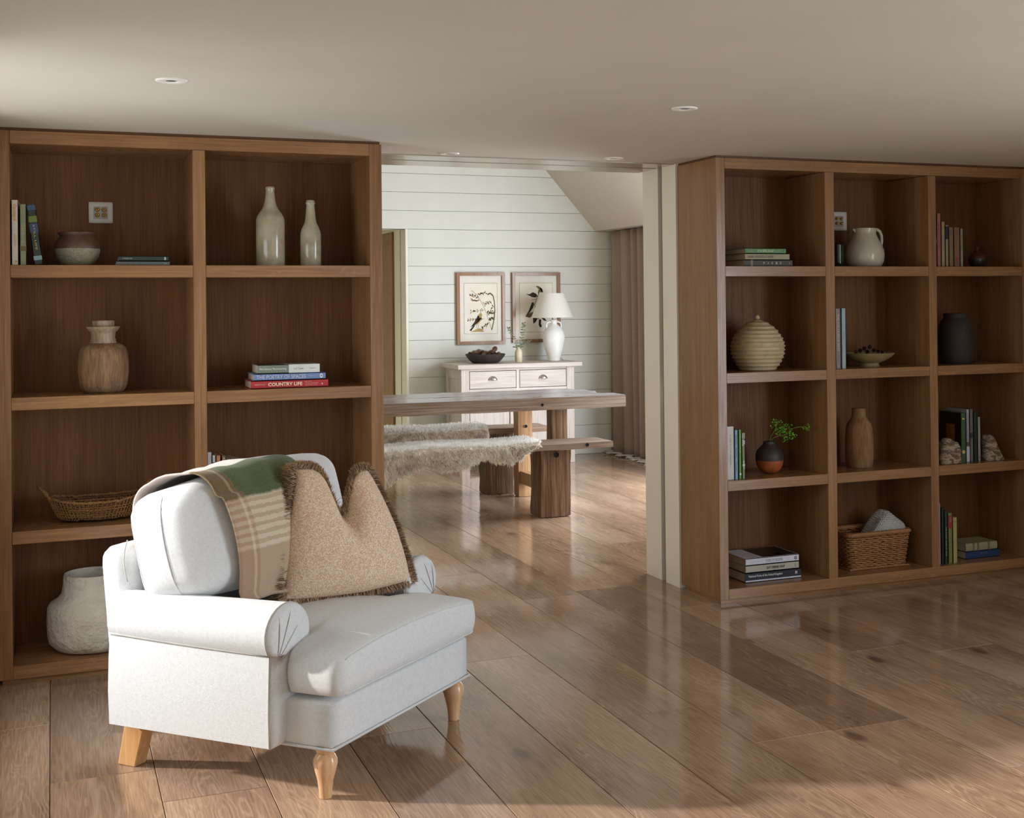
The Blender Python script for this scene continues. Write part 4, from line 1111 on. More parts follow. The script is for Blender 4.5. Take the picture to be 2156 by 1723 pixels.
def put_cone(me, name, label, loc, r, rg, group, cat):
    o = bpy.data.objects.new(name, me); COL.objects.link(o); o.location = loc; o.scale = (r, r, r)
    o.rotation_euler = (rg.uniform(0, 3), rg.uniform(0, 3), rg.uniform(0, 6)); tag(o, label, cat, group)
rg = random.Random(4); bw = Vector(fb.location)
for (px, py, r) in ((1802, 738, 7), (1812, 735, 8), (1820, 731, 8), (1831, 728, 8), (1840, 735, 8), (1849, 737, 7), (1826, 738, 8), (1857, 739, 6)):
    p = ony(px, py+3, 5.475+rg.uniform(-.03, .03)); put_cone(cm2, 'seed_head', 'small dark dried seed head heaped in the footed bowl', p, r*m_*.55, rg, 'seed heads in the footed bowl', 'seed head')
# ---- middle column, third: turned vase
tvM = oldwood('turned_spalted_wood', (104, 72, 42), (136, 98, 62), (158, 122, 84))
w_ = lambda y: 780+y/3.589
pot('wooden_vase', 'tall turned wooden vase with a straight neck', 'vase', 1809.7, 5.475, Z3+E0,
    [(26.5, w_(720)), (28, w_(700)), (29.4, w_(600)), (29, w_(500)), (27, w_(420)), (24.5, w_(390)), (20, w_(368)), (16.3, w_(350)), (15, w_(335)), (14.6, w_(300)), (15, w_(279)), (13, w_(276))], [('body', 0, 11, tvM)], wob=.008)
# ---- middle column, bottom: wicker basket and folded waffle blanket
wkM = wood('wicker', (112, 72, 40), (152, 104, 64), (184, 136, 92), 'X', rough=.65, gscale=2, bump=.3)
def wicker():
    fr_, fl_ = onz(1907, 1187, Z4), onz(1790, 1204, Z4)
    d = (fr_-fl_); ang = math.atan2(d.y, d.x); wid = d.length-.012; dep = .205
    t = thing('wicker_basket', 'rectangular brown wicker basket with a braided rim on the bottom shelf', 'basket', (fl_.x, max(fl_.y, 5.36), Z4+.002), 0)
    H = .175; rg = random.Random(8)
    def loop(z, grow, n=26):
        # rectangle with rounded corners, flared upwards
        x0, x1, y0, y1 = -grow, wid+grow, -grow*.6, dep+grow*.6; r = .028; pts = []
        def seg(a, b, k):
            for i in range(k): f = i/k; pts.append((a[0]+(b[0]-a[0])*f, a[1]+(b[1]-a[1])*f))
        def arc(cx, cy, a0):
            for i in range(4): a = a0+math.pi/2*i/4; pts.append((cx+r*math.cos(a), cy+r*math.sin(a)))
        seg((x0+r, y0), (x1-r, y0), n); arc(x1-r, y0+r, -math.pi/2); seg((x1, y0+r), (x1, y1-r), n-6); arc(x1-r, y1-r, 0)
        seg((x1-r, y1), (x0+r, y1), n); arc(x0+r, y1-r, math.pi/2); seg((x0, y1-r), (x0, y0+r), n-6); arc(x0+r, y0+r, math.pi)
        return [Vector((x, y, z)) for x, y in pts]
    rows = 17
    mb = MB()
    for i in range(rows):
        f = i/(rows-1); z = .006+(H-.016)*f; L = loop(z, -.014+.020*f); m = len(L); q = []
        cen = Vector((wid/2, dep/2, z))
        for k, p in enumerate(L):
            o = (p-cen); o.z = 0; o = o.normalized()
            q.append(p+o*(.0046 if (k//2+i) % 2 else -.0034)+Vector((0, 0, rg.gauss(0, .0007))))
        mb.tube(q, .0046, 6, closed=True)
    mb.obj('weave', wkM, t)
    L0, L1 = loop(.004, -.014), loop(H, .006); mb = MB()
    for k in range(0, len(L0), 4): mb.tube([L0[k], L0[k].lerp(L1[k], .5), L1[k]], .0032, 5)
    mb.obj('stake', wkM, t)
    mb = MB(); L = loop(H, .008, 60); rope(mb, L+[L[0], L[1]], .0115, 4, 130, 6); mb.obj('rim', wkM, t)
    mb = MB(); mb.box(-.0, wid, .0, dep, .0, .006); mb.obj('bottom', wkM, t)
    # blanket bundled inside
    wt = NT('white_waffle_knit'); v = wt.coords()
    ws = []
    for dd in ('X', 'Z'):
        w = wt.add('ShaderNodeTexWave'); w.bands_direction = dd; w.inputs['Scale'].default_value = 40; w.inputs['Distortion'].default_value = 1.0; wt.link(v, w.inputs['Vector']); ws.append(w.outputs['Fac'])
    hgt = wt.math('MINIMUM', ws[0], ws[1])
    wt.base(wt.ramp(hgt, [(.0, (186, 183, 180)), (.5, (228, 226, 222))])); wt.rough(.95); wt.bump(hgt, .9, .006)
    bp = ony(1858, 1110, 5.45)
    def F(x, y):
        a = x*2*math.pi; h = y
        pts = [(-.128, 0), (-.085, .052), (-.035, .106), (.0, .128), (.028, .124), (.07, .096), (.112, .070), (.128, .040), (.112, 0)]
        # section across x; loft in depth as a rounded mound
        f = x*(len(pts)-1); i = min(len(pts)-2, int(f)); q = f-i; q = q*q*(3-2*q)
        px_, pz = pts[i][0]*(1-q)+pts[i+1][0]*q, pts[i][1]*(1-q)+pts[i+1][1]*q
        yy = (h-.5)*.15; k = math.sqrt(max(0, 1-(2*h-1)**4*.95)); fold = .006*math.sin(x*9+h*7)
        return (px_*(.55+.45*k), yy-.01*pz, pz*k+fold*k-.045)
    bl = MB().grid(F, 44, 24).obj('folded_blanket', wt.m); bl.location = (bp.x+.028, 5.362+.135, Z4+.175-.002); bl.scale = (.98, 1, 1.18)
    sd = bl.modifiers.new('thick', 'SOLIDIFY'); sd.thickness = .012; sd.offset = -1
    tag(bl, 'white waffle-knit blanket bundled in the wicker basket', 'blanket')
wicker()
# ---- right column, top
G = 'books beside the little brown vase'
upright([(1965.8, 1971.4, 449, (122, 114, 110), 'tall grey book nearest the upright, left of the pink book', (), (((150, 140, 142), .48, .56), ((92, 88, 86), .565, .575))),
         (1972, 1980.6, 449.5, (148, 92, 78), 'dusty pink book beside the tall grey one', (('THE SALT PATH HOME', (120, 64, 54), .4, .5, .3, 0),), ()),
         (1981.2, 1989.2, 467, (152, 130, 92), 'cream book with turquoise lettering right of the pink one', (('SEASIDE', (140, 170, 150), .38, .36, .34, .02), ('BLUE', (170, 180, 164), .72, .13, .34, .02)), ()),
         (1989.8, 1996.8, 474, (142, 128, 92), 'cream book with a black upper spine', (), (((24, 20, 16), .03, .34),)),
         (1997.4, 2007.2, 479, (122, 96, 62), 'first of two tan clothbound books', (('OLD', (84, 60, 36), .1, .04, .5, 0), ('BOOK', (84, 60, 36), .17, .05, .5, 0)), ()),
         (2007.8, 2020.4, 479, (118, 90, 56), 'wider tan clothbound book with a reddish motif', (('WALKS', (132, 62, 36), .09, .05, .5, 0), ('ABOUT', (132, 62, 36), .16, .05, .5, 0), ('*', (128, 66, 42), .82, .14, .7, .02)), ()),
         (2021, 2027.6, 481.5, (136, 128, 114), 'thin whitish book at the end of its row by the little brown vase', (('FIELD NOTES', (92, 90, 82), .36, .4, .34, 0),), ())], 5.345, Z1+E0, .15, G)
lvM = plain('brown_dark_glaze', (84, 48, 28), .3, var=.25, scale=18); lvD = plain('charcoal_glaze', (48, 40, 32), .35, var=.15)
k_ = lambda y: 440+y/13.785
pot('little_vase', 'little round brown vase with a narrow flared neck', 'vase', 2057.6, 5.45, Z1+E0,
    [(10, k_(1588)), (13, k_(1560)), (17, k_(1470)), (18.2, k_(1380)), (18.3, k_(1345)), (17.6, k_(1290)), (15, k_(1230)), (9.6, k_(1165)), (5.4, k_(1110)), (3.8, k_(1060)), (3.6, k_(1025)), (6.8, k_(1000)), (6.9, k_(990))], [('lower_body', 0, 4, lvD), ('upper_body', 4, 12, lvM)])
# ---- right column, second: charcoal jar
pot('charcoal_jar', 'charcoal black shouldered jar alone in its cell', 'jar', 2013, 5.475, Z2+E0,
    [(31, j_(1588)), (34, j_(1570)), (35.8, j_(1480)), (36, j_(1380)), (34.5, j_(1310)), (31, j_(1272)), (26, j_(1250)), (24.6, j_(1240)), (25.6, j_(1218)), (25, j_(1211))], [('body', 0, 9, plain('matt_charcoal', (46, 38, 33), .7, var=.15))], wob=.006)
# ---- right column, third: rocks as bookends, books between
def rockmat():
    t = NT('banded_stone'); n1 = t.noise(t.coords(scale=(1, 1, 2.2)), 14, 5, .6, 1.5)
    s = t.math('SINE', t.math('MULTIPLY', n1, 19)); c = t.ramp(t.math('MULTIPLY_ADD', s, .5, .5), [(.2, (104, 84, 66)), (.75, (134, 113, 94)), (.97, (172, 154, 134))])
    t.base(c); t.rough(.85); t.bump(t.noise(t.coords(), 70, 6), .8, .01); return t.m
rkM = rockmat()
def rock(label, outline, dep, Y, seed):
    """an outline gives the face the rock shows; depth is rounded front and back with noise"""
    cx = sum(p[0] for p in outline)/len(outline); yb = max(p[1] for p in outline)
    o = ony(cx, yb, Y); m = mpp(o); pts = [((x-cx)*m, (yb-y)*m) for x, y in outline]
    t = MB(); ny = 14; n = len(pts); vs = []; fs = []
    zc = .3*max(p[1] for p in pts)
    for j in range(ny+1):
        f = j/ny*2-1; k = max(.03, (1-abs(f)**3.0))**.5
        for (x, z) in pts:
            nz = mnoise.noise(Vector((x*30+seed, f*2.2, z*30)))*.006
            vs.append((x*(.45+.55*k)+nz, f*dep/2+nz*.8, z*(.35+.65*k)+(nz if z > .004 else 0)))
    for j in range(ny):
        for i in range(n): i2 = (i+1) % n; fs.append((j*n+i, j*n+i2, (j+1)*n+i2, (j+1)*n+i))
    fs.append(tuple(range(n))[::-1]); fs.append(tuple(ny*n+i for i in range(n)))
    t.add(vs, fs, 0, True)
    ob = t.obj('stone_bookend', rkM, sharp=35); ob.location = (o.x, Y, Z3+.001)
    bm = bmesh.new(); bm.from_mesh(ob.data); bmesh.ops.recalc_face_normals(bm, faces=bm.faces); bm.to_mesh(ob.data); bm.free()
    tag(ob, label, 'bookend', 'rough stone bookends')
rock('rough banded stone bookend on the left, in front of the dark book', [(1971, 974), (1971.5, 948), (1973, 937), (1977, 931), (1985, 922), (1993, 921), (2001, 922), (2006, 926), (2013, 929), (2018, 933), (2021.5, 940), (2022, 948), (2020, 955), (2023, 966), (2023.5, 972)], .085, 5.385, 3)
rock('rough stone bookend on the right, propping the upright books', [(2064.5, 967), (2064, 930), (2066, 914), (2072, 912.5), (2080, 914.5), (2087, 918), (2091, 924), (2094, 932), (2099, 941), (2103, 950), (2108, 957), (2112, 963), (2111.5, 966.5)], .09, 5.40, 9)
G = 'books between the stone bookends'
upright([(2022.6, 2033, 870, (52, 84, 44), 'green clothbound book with gilt spots and a dark floral cover', (('o', (214, 196, 130), .12, .035, .5, .05), ('o', (214, 190, 120), .79, .07, .6, .08), ('HONEY', (96, 120, 70), .45, .16, .3, 0)), (((70, 100, 50), .33, .335), ((70, 100, 50), .6, .605))),
         (2033.8, 2040.6, 862.5, (168, 166, 172), 'white book with blue lettering between the bookends', (('A COLOUR HANDBOOK', (84, 88, 130), .34, .55, .4, 0),), (((92, 72, 60), .62, .70), ((190, 192, 206), .71, .99))),
         (2041.2, 2048.6, 862, (104, 98, 96), 'grey book between the white and the dark green one', (), (((44, 34, 32), .45, .55),)),
         (2049.2, 2057, 868.5, (22, 38, 22), 'very dark green book between the bookends', (), ()),
         (2057.8, 2064.2, 878.5, (146, 140, 134), 'short white book touching the right stone bookend', (('M', (60, 60, 60), .91, .02, .5, .03),), ())], 5.375, Z3+E0, .17, G)
gb = [o for o in COL.objects if o.get('label', '').startswith('green clothbound book with gilt')][0]
_c = [o for o in gb.children if o.name.startswith('cover')][0]
gx = min(v.co.x for v in _c.data.vertices); gh = max(v.co.z for v in _c.data.vertices)
MB().box(gx-.0007, gx+.0005, .004, .168, .002, gh-.002).obj('cover_print', plain('black_floral_cover', (30, 20, 18), .35, var=.6, scale=50), _c)
MB().box(gx-.0014, gx, .05, .118, gh*.36, gh*.76).obj('cover_label', plain('ochre_label', (140, 96, 28), .5), _c)
# ---- right column, bottom
G = 'books on the bottom shelf at the far right'
upright([(1971.6, 1980, 1061, (150, 160, 182), 'blue-white slim book at the upright on the bottom shelf', (), (((60, 84, 110), .0, .004),)),
         (1981, 1987.4, 1070, (18, 26, 14), 'near-black green book on the bottom shelf', (), ()),
         (1988, 1994.8, 1076, (28, 52, 34), 'dark green book lettered THE POCKET GUIDE on the bottom shelf', (('THE POCKET GUIDE OF TREES', (170, 180, 160), .58, .55, .36, .01),), ()),
         (1995.6, 2004.8, 1081, (116, 120, 46), 'lime green book with a red upper spine', (('WILD', (196, 150, 130), .13, .1, .4, 0),), (((140, 44, 40), .05, .31),)),
         (2005.6, 2015.2, 1090.5, (170, 154, 104), 'buttery cream book beside the lying books', (('f', (130, 110, 70), .1, .05, .5, 0),), ())], 5.35, Z4+E0, .15, G)
z = Z4+E0
z = flat(2033, 2104.5, 1154.5, 1170, 5.40, z, (28, 52, 96), 'navy blue book lying beneath the banded cream one', .15, (('BLUE', (96, 116, 150), .52, .2, .22, 0, .15), ('PENGUIN', (70, 96, 140), .2, .2, .16, 0)), group=G)
flat(2032, 2098, 1138, 1154.5, 5.405, z, (158, 146, 118), 'cream book with grey spine bands lying on the navy book', .14, (), (((116, 106, 84), .22, .27), ((116, 106, 84), .36, .42), ((116, 106, 84), .70, .76)), group=G, round_=True)

# ================================================================== DINING ROOM
def hole(mb_obj, p, r, depth, parent, axis='Y'):
    pass
def timber(name, x0, x1, y0, y1, z0, z1, mat, parent, wear=.004, seed=0, n=(10, 2, 2)):
    """a rough-sawn timber: box with gently uneven faces and broken edges"""
    h = ((x1-x0)/2, (y1-y0)/2, (z1-z0)/2); c = ((x0+x1)/2, (y0+y1)/2, (z0+z1)/2)
    m2 = MB()
    cnt = [max(2, min(40, int(2*h[i]/.035))) for i in range(3)]
    for ax in range(3):
        a, b = [i for i in range(3) if i != ax]
        for sg in (-1, 1):
            def P(s, t, ax=ax, sg=sg, a=a, b=b):
                q = [0, 0, 0]; q[ax] = sg*h[ax]; q[a] = (s*2-1)*h[a]; q[b] = (t*2-1)*h[b]
                r = min(.008, min(h)*.3)
                inn = [max(-(h[i]-r), min(h[i]-r, q[i])) for i in range(3)]
                d = Vector([q[i]-inn[i] for i in range(3)])
                p = Vector(inn)+(d.normalized()*r if d.length > 1e-9 else d)
                w = Vector((p.x+c[0], p.y+c[1], p.z+c[2]))*9
                nv = Vector((mnoise.noise(w+Vector((seed, 0, 0))), mnoise.noise(w+Vector((0, seed+5, 0))), mnoise.noise(w+Vector((0, 0, seed+9)))))
                f2 = mnoise.noise(w*4.1)
                p += nv*wear + nv*f2*wear*.6
                return (p.x, p.y, p.z)
            m2.grid(P, cnt[a], cnt[b], 0, True, not ((sg > 0) ^ (ax == 1)))
    o = weld(m2.obj(name, mat, parent, loc=c)); o.data.set_sharp_from_angle(angle=math.radians(40)); return o
def bolt_hole(x, y, z, r, parent):
    m2 = MB(); m2.lathe([(.0003, 0), (r, 0), (r*1.15, .0012)], 18, cap=False); m2.xf(Matrix.Translation((x, y, z)) @ Matrix.Rotation(math.pi/2, 4, 'X')); return m2.obj('bolt_hole', plain('black_hole', (16, 12, 10), .9), parent)
tb = thing('dining_table', 'heavy reclaimed timber trestle table with grey weathered top', 'table', (0, 0, 0))
xs_ = (3.663, 3.60, 3.635, 3.58); yw = (8.10, 8.335, 8.56, 8.785, 9.0)
for i in range(4): timber('top_board', .95+.02*(i % 2), xs_[i], yw[i]+.002, yw[i+1]-.002, .697+(.012 if i else 0), .782-.002*(i % 2), rusticTop if i else rusticM, tb, .004, i*3)
box('top_skin', .96, 3.655, 8.108, 8.33, .7805, .7835, rusticTop, tb, 0)
p = ony(1141, 853, 8.098); bolt_hole(p.x, 8.0935, p.z, .0095, tb)
for X in (3.205, 1.15):
    timber('post', X-.055, X+.058, 8.205, 8.315, 0, .705, rusticV if X > 2 else rusticPale, tb, .004, 21)
    timber('post', X-.055, X+.058, 8.90, 9.01, 0, .705, rusticPale, tb, .003, 33)
    timber('trestle_rail', X-.04, X+.04, 8.30, 8.91, .095, .19, rusticPale, tb, .004, 41)
p = ony(1107, 898, 8.895); bolt_hole(p.x, 8.893, p.z, .010, tb)
def bench(label, y0, y1, ly, seed):
    b = thing('bench', label, 'bench', (0, 0, 0), group='timber benches at the dining table')
    timber('seat_plank', .95, 3.455, y0, y1, .455, .497, rusticM, b, .003, seed)
    for X in (3.075, 1.2): timber('block_leg', X-.105, X+.108, ly, ly+.21, 0, .457, rusticV, b, .007, seed+X)
    return b
bn = bench('near reclaimed timber bench on thick block legs', 7.85, 8.17, 7.945, 50)
bf = bench('far reclaimed timber bench behind the dining table legs', 9.03, 9.35, 9.085, 80)
p = ony(1236, 937, 7.848); bolt_hole(p.x, 7.8465, p.z, .011, bn)
p = ony(1171, 958, 7.94); bolt_hole(p.x, 7.9375, p.z, .016, bn)
# ---- sheepskins
fA, fB, fC = plain('fleece_cream', (244, 237, 224), .95, var=.05, sheen=.4), plain('fleece_white', (250, 248, 244), .95, var=.05, sheen=.4), plain('fleece_tan', (216, 194, 164), .95, var=.1, sheen=.4)
for _m in (fA, fB, fC):
    _t = _m.node_tree; _b = _t.nodes['Principled BSDF']; _tr = _t.nodes.new('ShaderNodeBsdfTranslucent'); _mx = _t.nodes.new('ShaderNodeMixShader'); _mx.inputs[0].default_value = .45
    _t.links.new(_b.inputs['Base Color'].links[0].from_socket, _tr.inputs[0]); _t.links.new(_b.outputs[0], _mx.inputs[1]); _t.links.new(_tr.outputs[0], _mx.inputs[2]); _t.links.new(_mx.outputs[0], _t.nodes['Material Output'].inputs[0])
skinM = plain('sheepskin_hide', (222, 212, 196), .95)
def sheepskin(label, hem, xr, xl, y0, y1, n, seed, tanbias):
    """hem(x) -> z of the front lower edge. The pelt lies over the seat and hangs down in front"""
    t = thing('sheepskin', label, 'sheepskin', (0, 0, 0), group='sheepskins on the benches')
    rg = random.Random(seed); zt = .503
    def S(a, b):
        x = xl+(xr-xl)*a
        # round the right end inwards
        k = max(0, (a-.93)/.07); zf = hem(x); front = zt-zf; back = .30; tot = front+back
        d = b*tot
        off = .012
        if d < back: yy = y1-.01-(y1-y0-.0)*min(1, d/back)*(1.0); zz = zt+off*.6; p = Vector((x, yy, zz+.004*math.sin(x*9)))
        else:
            h = d-back; p = Vector((x, y0-off-.018*math.sin(h*9+x*11)*min(1, h*8), zt-h))
        e = min(1, abs(d-back)/.03)
        if e < 1: p.z -= .006*(1-e); p.y += .004*(1-e)
        return p
    m2 = MB().grid(lambda a, b: tuple(S(a, b)), 60, 30)
    hd_ = m2.obj('hide', skinM, t)
    fm_ = MB()
    for _ in range(n):
        a, b = rg.random()**.9, rg.random()
        p = S(a, b); e = .004
        du = S(min(1, a+e), b)-S(max(0, a-e), b); dv = S(a, min(1, b+e))-S(a, max(0, b-e))
        nn = dv.cross(du); nn = nn.normalized() if nn.length > 1e-9 else Vector((0, -1, 0))
        if nn.y > .3 or (nn.z < -.3): nn = -nn
        cl = mnoise.noise(Vector((p.x*34, p.y*34, p.z*34))); c2 = mnoise.noise(Vector((p.x*34+9, p.y*34, p.z*34)))
        d = nn*1.0+Vector((c2*1.1+rg.gauss(0, .3), rg.gauss(0, .25)+cl*.3, -.30+cl*.8+rg.gauss(0, .3)))
        L = .018+.016*rg.random()
        top = nn.z > .6  # upward strands mostly white, the highlight on top painted into the fleece
        mi = 1 if (top and rg.random() < .8) else (2 if rg.random() < tanbias*(.5+1.2*max(0, cl)) else (0 if rg.random() < .6 else 1))
        strand(fm_, p, d, L, .0048, Vector((1, rg.gauss(0, .4), rg.gauss(0, .4))), mi, Vector((0, 0, -.006)))
    fo = fm_.obj('fleece', [fA, fB, fC], t); fo['kind'] = 'stuff'
hem_px = [(790, 1042), (812, 1037), (859, 1010), (898, 994), (936, 1003), (978, 997), (1022, 978), (1050, 985), (1076, 988), (1097, 980), (1118, 962), (1130, 954), (1158, 938)]
hem_w = [(ony(x, y-6, 7.82).x, ony(x, y-6, 7.82).z+.012) for x, y in hem_px]
def hem1(x):
    if x <= hem_w[0][0]: return hem_w[0][1]
    for (a, za), (b, zb) in zip(hem_w, hem_w[1:]):
        if a <= x <= b: f = (x-a)/(b-a); f = f*f*(3-2*f); return za+(zb-za)*f
    return hem_w[-1][1]
sheepskin('near cream sheepskin hanging over the front of the bench', hem1, ony(1140, 930, 7.83).x, 1.55, 7.85, 8.17, 42000, 5, .22)
sheepskin('far tan and cream sheepskin on the bench behind the table', lambda x: .375, ony(1030, 905, 9.0).x, 1.5, 9.03, 9.35, 20000, 9, .8)
# ---- sideboard
sb = thing('sideboard', 'limed pine sideboard with cup handles against the shiplap wall', 'sideboard', (0, 0, 0))
sx0, sx1, sy0, sy1 = 3.245, 4.298, 10.625, 11.09
box('top', 3.205, 4.362, 10.585, 11.12, .858, .898, limedM, sb, .004)
for x in (sx0, sx1-.075): box('corner_post', x, x+.075, sy0, sy0+.07, 0, .858, limedV, sb, .003)
for x in (sx0, sx1-.07): box('corner_post', x, x+.07, sy1-.07, sy1, 0, .858, limedV, sb, .003)
for x in (sx0+.012, sx1-.03): box('side_panel', x, x+.018, sy0+.07, sy1-.07, .08, .858, limedV, sb, .001)
box('side_rail', sx0, sx0+.03, sy0+.07, sy1-.07, .77, .858, limedM, sb, .002); box('side_rail', sx0, sx0+.03, sy0+.07, sy1-.07, .08, .16, limedM, sb, .002)
box('back_panel', sx0+.02, sx1-.02, sy1-.02, sy1, .08, .858, limedV, sb, 0)
fx0, fx1 = sx0+.075, sx1-.075; xm = 3.765
for z0, z1 in ((.838, .858), (.655, .682), (.08, .12)): box('front_rail', fx0, fx1, sy0+.004, sy0+.04, z0, z1, limedM, sb, .002)
box('middle_stile', xm-.014, xm+.014, sy0+.003, sy0+.04, .12, .84, limedV, sb, .002)
for x0, x1 in ((fx0+.004, xm-.018), (xm+.018, fx1-.004)):
    d = box('drawer', x0, x1, sy0+.002, sy0+.36, .686, .834, limedM, sb, .003)
    mb = MB()
    def cup(s, t_):
        a = math.pi*s; r = 1-t_
        return (-.036*math.cos(a)*(1), -.030*math.sin(t_*math.pi/2)*math.sin(a)**.6-.001, .016+(.034*math.sin(a))*math.cos(t_*math.pi/2)-.010)
    mb.grid(cup, 20, 8); mb.box(-.037, .037, -.003, 0, .004, .010)
    h = mb.obj('cup_handle', metalM, d); h.location = (0, -.179, -.010)
    so = h.modifiers.new('thick', 'SOLIDIFY'); so.thickness = .002
    # framed door under the drawer
    dz0, dz1 = .124, .651; w = .055
    dd = box('door', x0, x1, sy0+.016, sy0+.03, dz0, dz1, limedV, sb, .001)
    cxm, czm = (x0+x1)/2, (dz0+dz1)/2
    for (a, b, c, e, mt) in ((x0, x0+w, dz0, dz1, limedV), (x1-w, x1, dz0, dz1, limedV), (x0+w, x1-w, dz1-w, dz1, limedM), (x0+w, x1-w, dz0, dz0+w, limedM)):
        q = box('door_frame', a, b, sy0+.002, sy0+.017, c, e, mt, dd, .002); q.location = (q.location.x-cxm, q.location.y-(sy0+.023), q.location.z-czm)
# ---- things on the sideboard
ZS = .8985
dkM = plain('dark_brown_bowl', (52, 40, 38), .6, var=.15)
wb_ = pot('wooden_bowl', 'dark brown wooden bowl of pine cones on the sideboard', 'bowl', 1022, 10.84, ZS, [(26, 764), (28, 763), (34, 758), (40, 750), (42.2, 746.5), (41.5, 745)], [('body', 0, 5, dkM)])
m_ = mpp(wb_.location); rg = random.Random(6)
for (px, py, r) in ((990, 745, 5.5), (999, 742, 6), (1007, 740, 6.5), (1015, 741, 6.5), (1023, 743, 6.5), (1032, 742, 6.5), (1041, 736, 7), (1050, 745, 5.5), (1011, 746, 6.5), (1028, 747, 6.5), (1042, 746, 6), (1018, 747, 6)):
    p = ony(px, py, 10.84+rg.uniform(-.06, .06)); put_cone(cm1, 'pine_cone', 'brown pine cone heaped in the dark wooden bowl', p, r*m_*.80, rg, 'pine cones in the wooden bowl', 'pine cone')
crM = plain('cream_glaze', (216, 204, 172), .35, var=.03)
bvs = pot('bottle_vase', 'small cream bottle vase holding eucalyptus on the sideboard', 'vase', 1092, 10.80, ZS, [(7, 761), (7.8, 759.5), (7.9, 745), (7.6, 739), (6, 735.5), (4.2, 733.5), (3.9, 731.5), (4.9, 730.8), (4.8, 729.5)], [('body', 0, 8, crM)], seg=28)
def eucalyptus():
    o = ony(1092, 730, 10.80); t = thing('eucalyptus_sprig', 'eucalyptus stems with small grey-green leaves in the cream bottle vase', 'sprig', o)
    def W(px, py, dy=0): return Vector(ony(px, py, 10.80+dy))-Vector(o)
    lm = plain('eucalyptus_leaf', (92, 100, 72), .6, var=.25, scale=60); st = MB(); lf = MB(); rg = random.Random(2)
    paths = [[(1092, 736), (1096, 722), (1100, 705), (1102, 688), (1102.5, 680)], [(1092, 736), (1088, 722), (1080, 708), (1072, 696), (1070, 690)], [(1092, 736), (1098, 726), (1106, 722), (1116, 718)], [(1092, 736), (1090, 731), (1084, 731)], [(1092, 736), (1096, 731), (1100, 730)]]
    for pth in paths:
        P_ = [W(x, y, -.01) for x, y in pth]; st.tube(P_, .0010, 5)
        for i, p in enumerate(P_[1:]):
            q = P_[i]
            for f in (.25, .6, .95):
                for sg in (-1, 1):
                    c = q.lerp(p, f); d = Vector((sg*1.0, rg.uniform(-.7, .7), rg.uniform(-.25, .45))).normalized(); s = Vector((rg.uniform(-.3, .3), rg.uniform(-.6, .6), 1)).normalized()
                    L = .018+.008*rg.random(); w = L*.28
                    lf.add([c, c+d*L*.3+s*w, c+d*L*.7+s*w*.8, c+d*L, c+d*L*.7-s*w*.8, c+d*L*.3-s*w], [(0, 1, 2, 3, 4, 5)])
    st.obj('stem', stemM, t); fo = lf.obj('foliage', lm, t); fo['kind'] = 'stuff'
eucalyptus()
lgM = plain('white_lamp_glaze', (240, 239, 236), .25, var=.03, scale=10)
l_ = lambda y: 560+y/7.7
lx = 940+1745/7.7
lp = pot('table_lamp', 'white two-handled urn lamp with a tapered cream shade', 'lamp', lx, 10.86, ZS,
    [(12, l_(1535)), (13.5, l_(1530)), (13, l_(1500)), (16, l_(1420)), (20, l_(1320)), (23.2, l_(1200)), (23.4, l_(1140)), (21.5, l_(1070)), (17, l_(1010)), (11.5, l_(970)), (7.4, l_(945)), (6.4, l_(915)), (6.6, l_(892)), (8.2, l_(880)), (8.4, l_(872)), (6, l_(868))], [('urn', 0, 15, lgM)])
m_ = mpp(lp.location); yb_ = l_(1535)
def ll(x, y): return ((x-1745)/7.7*m_, 0, (yb_-l_(y))*m_)
for sg in (-1, 1):
    q = [ll(1745+sg*48, 905), ll(1745+sg*85, 903), ll(1745+sg*118, 918), ll(1745+sg*128, 955), ll(1745+sg*124, 1000), ll(1745+sg*118, 1040)]
    mb = MB(); mb.tube(q, .0076, 8); mb.obj('handle', lgM, lp)
mb = MB(); mb.tube([ll(1725, 870), ll(1725, 700)], .005, 8); mb.obj('lamp_stem', metalM, lp)
shd = NT('cream_lamp_shade'); shd.base(lin((248, 246, 241))); shd.rough(.9); shd.b.inputs['Transmission Weight'].default_value = .0
tr = shd.add('ShaderNodeBsdfTranslucent'); tr.inputs[0].default_value = lin((240, 232, 216)); mx = shd.add('ShaderNodeMixShader'); mx.inputs[0].default_value = .3
shd.link(shd.b.outputs[0], mx.inputs[1]); shd.link(tr.outputs[0], mx.inputs[2]); shd.link(mx.outputs[0], shd.out.inputs[0])
c0 = ll(1725, 832); r0 = 345/7.7*m_; r1 = 190/7.7*m_; h_ = (832-440)/7.7*m_
mb = MB(); mb.lathe([(r0, 0), (r1, h_), (r1-.002, h_), (r0-.002, 0.0)], 48, (c0[0], 0, c0[2]), cap=False); mb.obj('shade', shd.m, lp, sharp=60)
mb = MB(); mb.tube([ll(1850, 1520), ll(1868, 1490), ll(1885, 1495), ll(1893, 1520), ll(1890, 1533)], .0022, 6); mb.obj('flex', plain('grey_flex', (110, 108, 106), .6), lp)
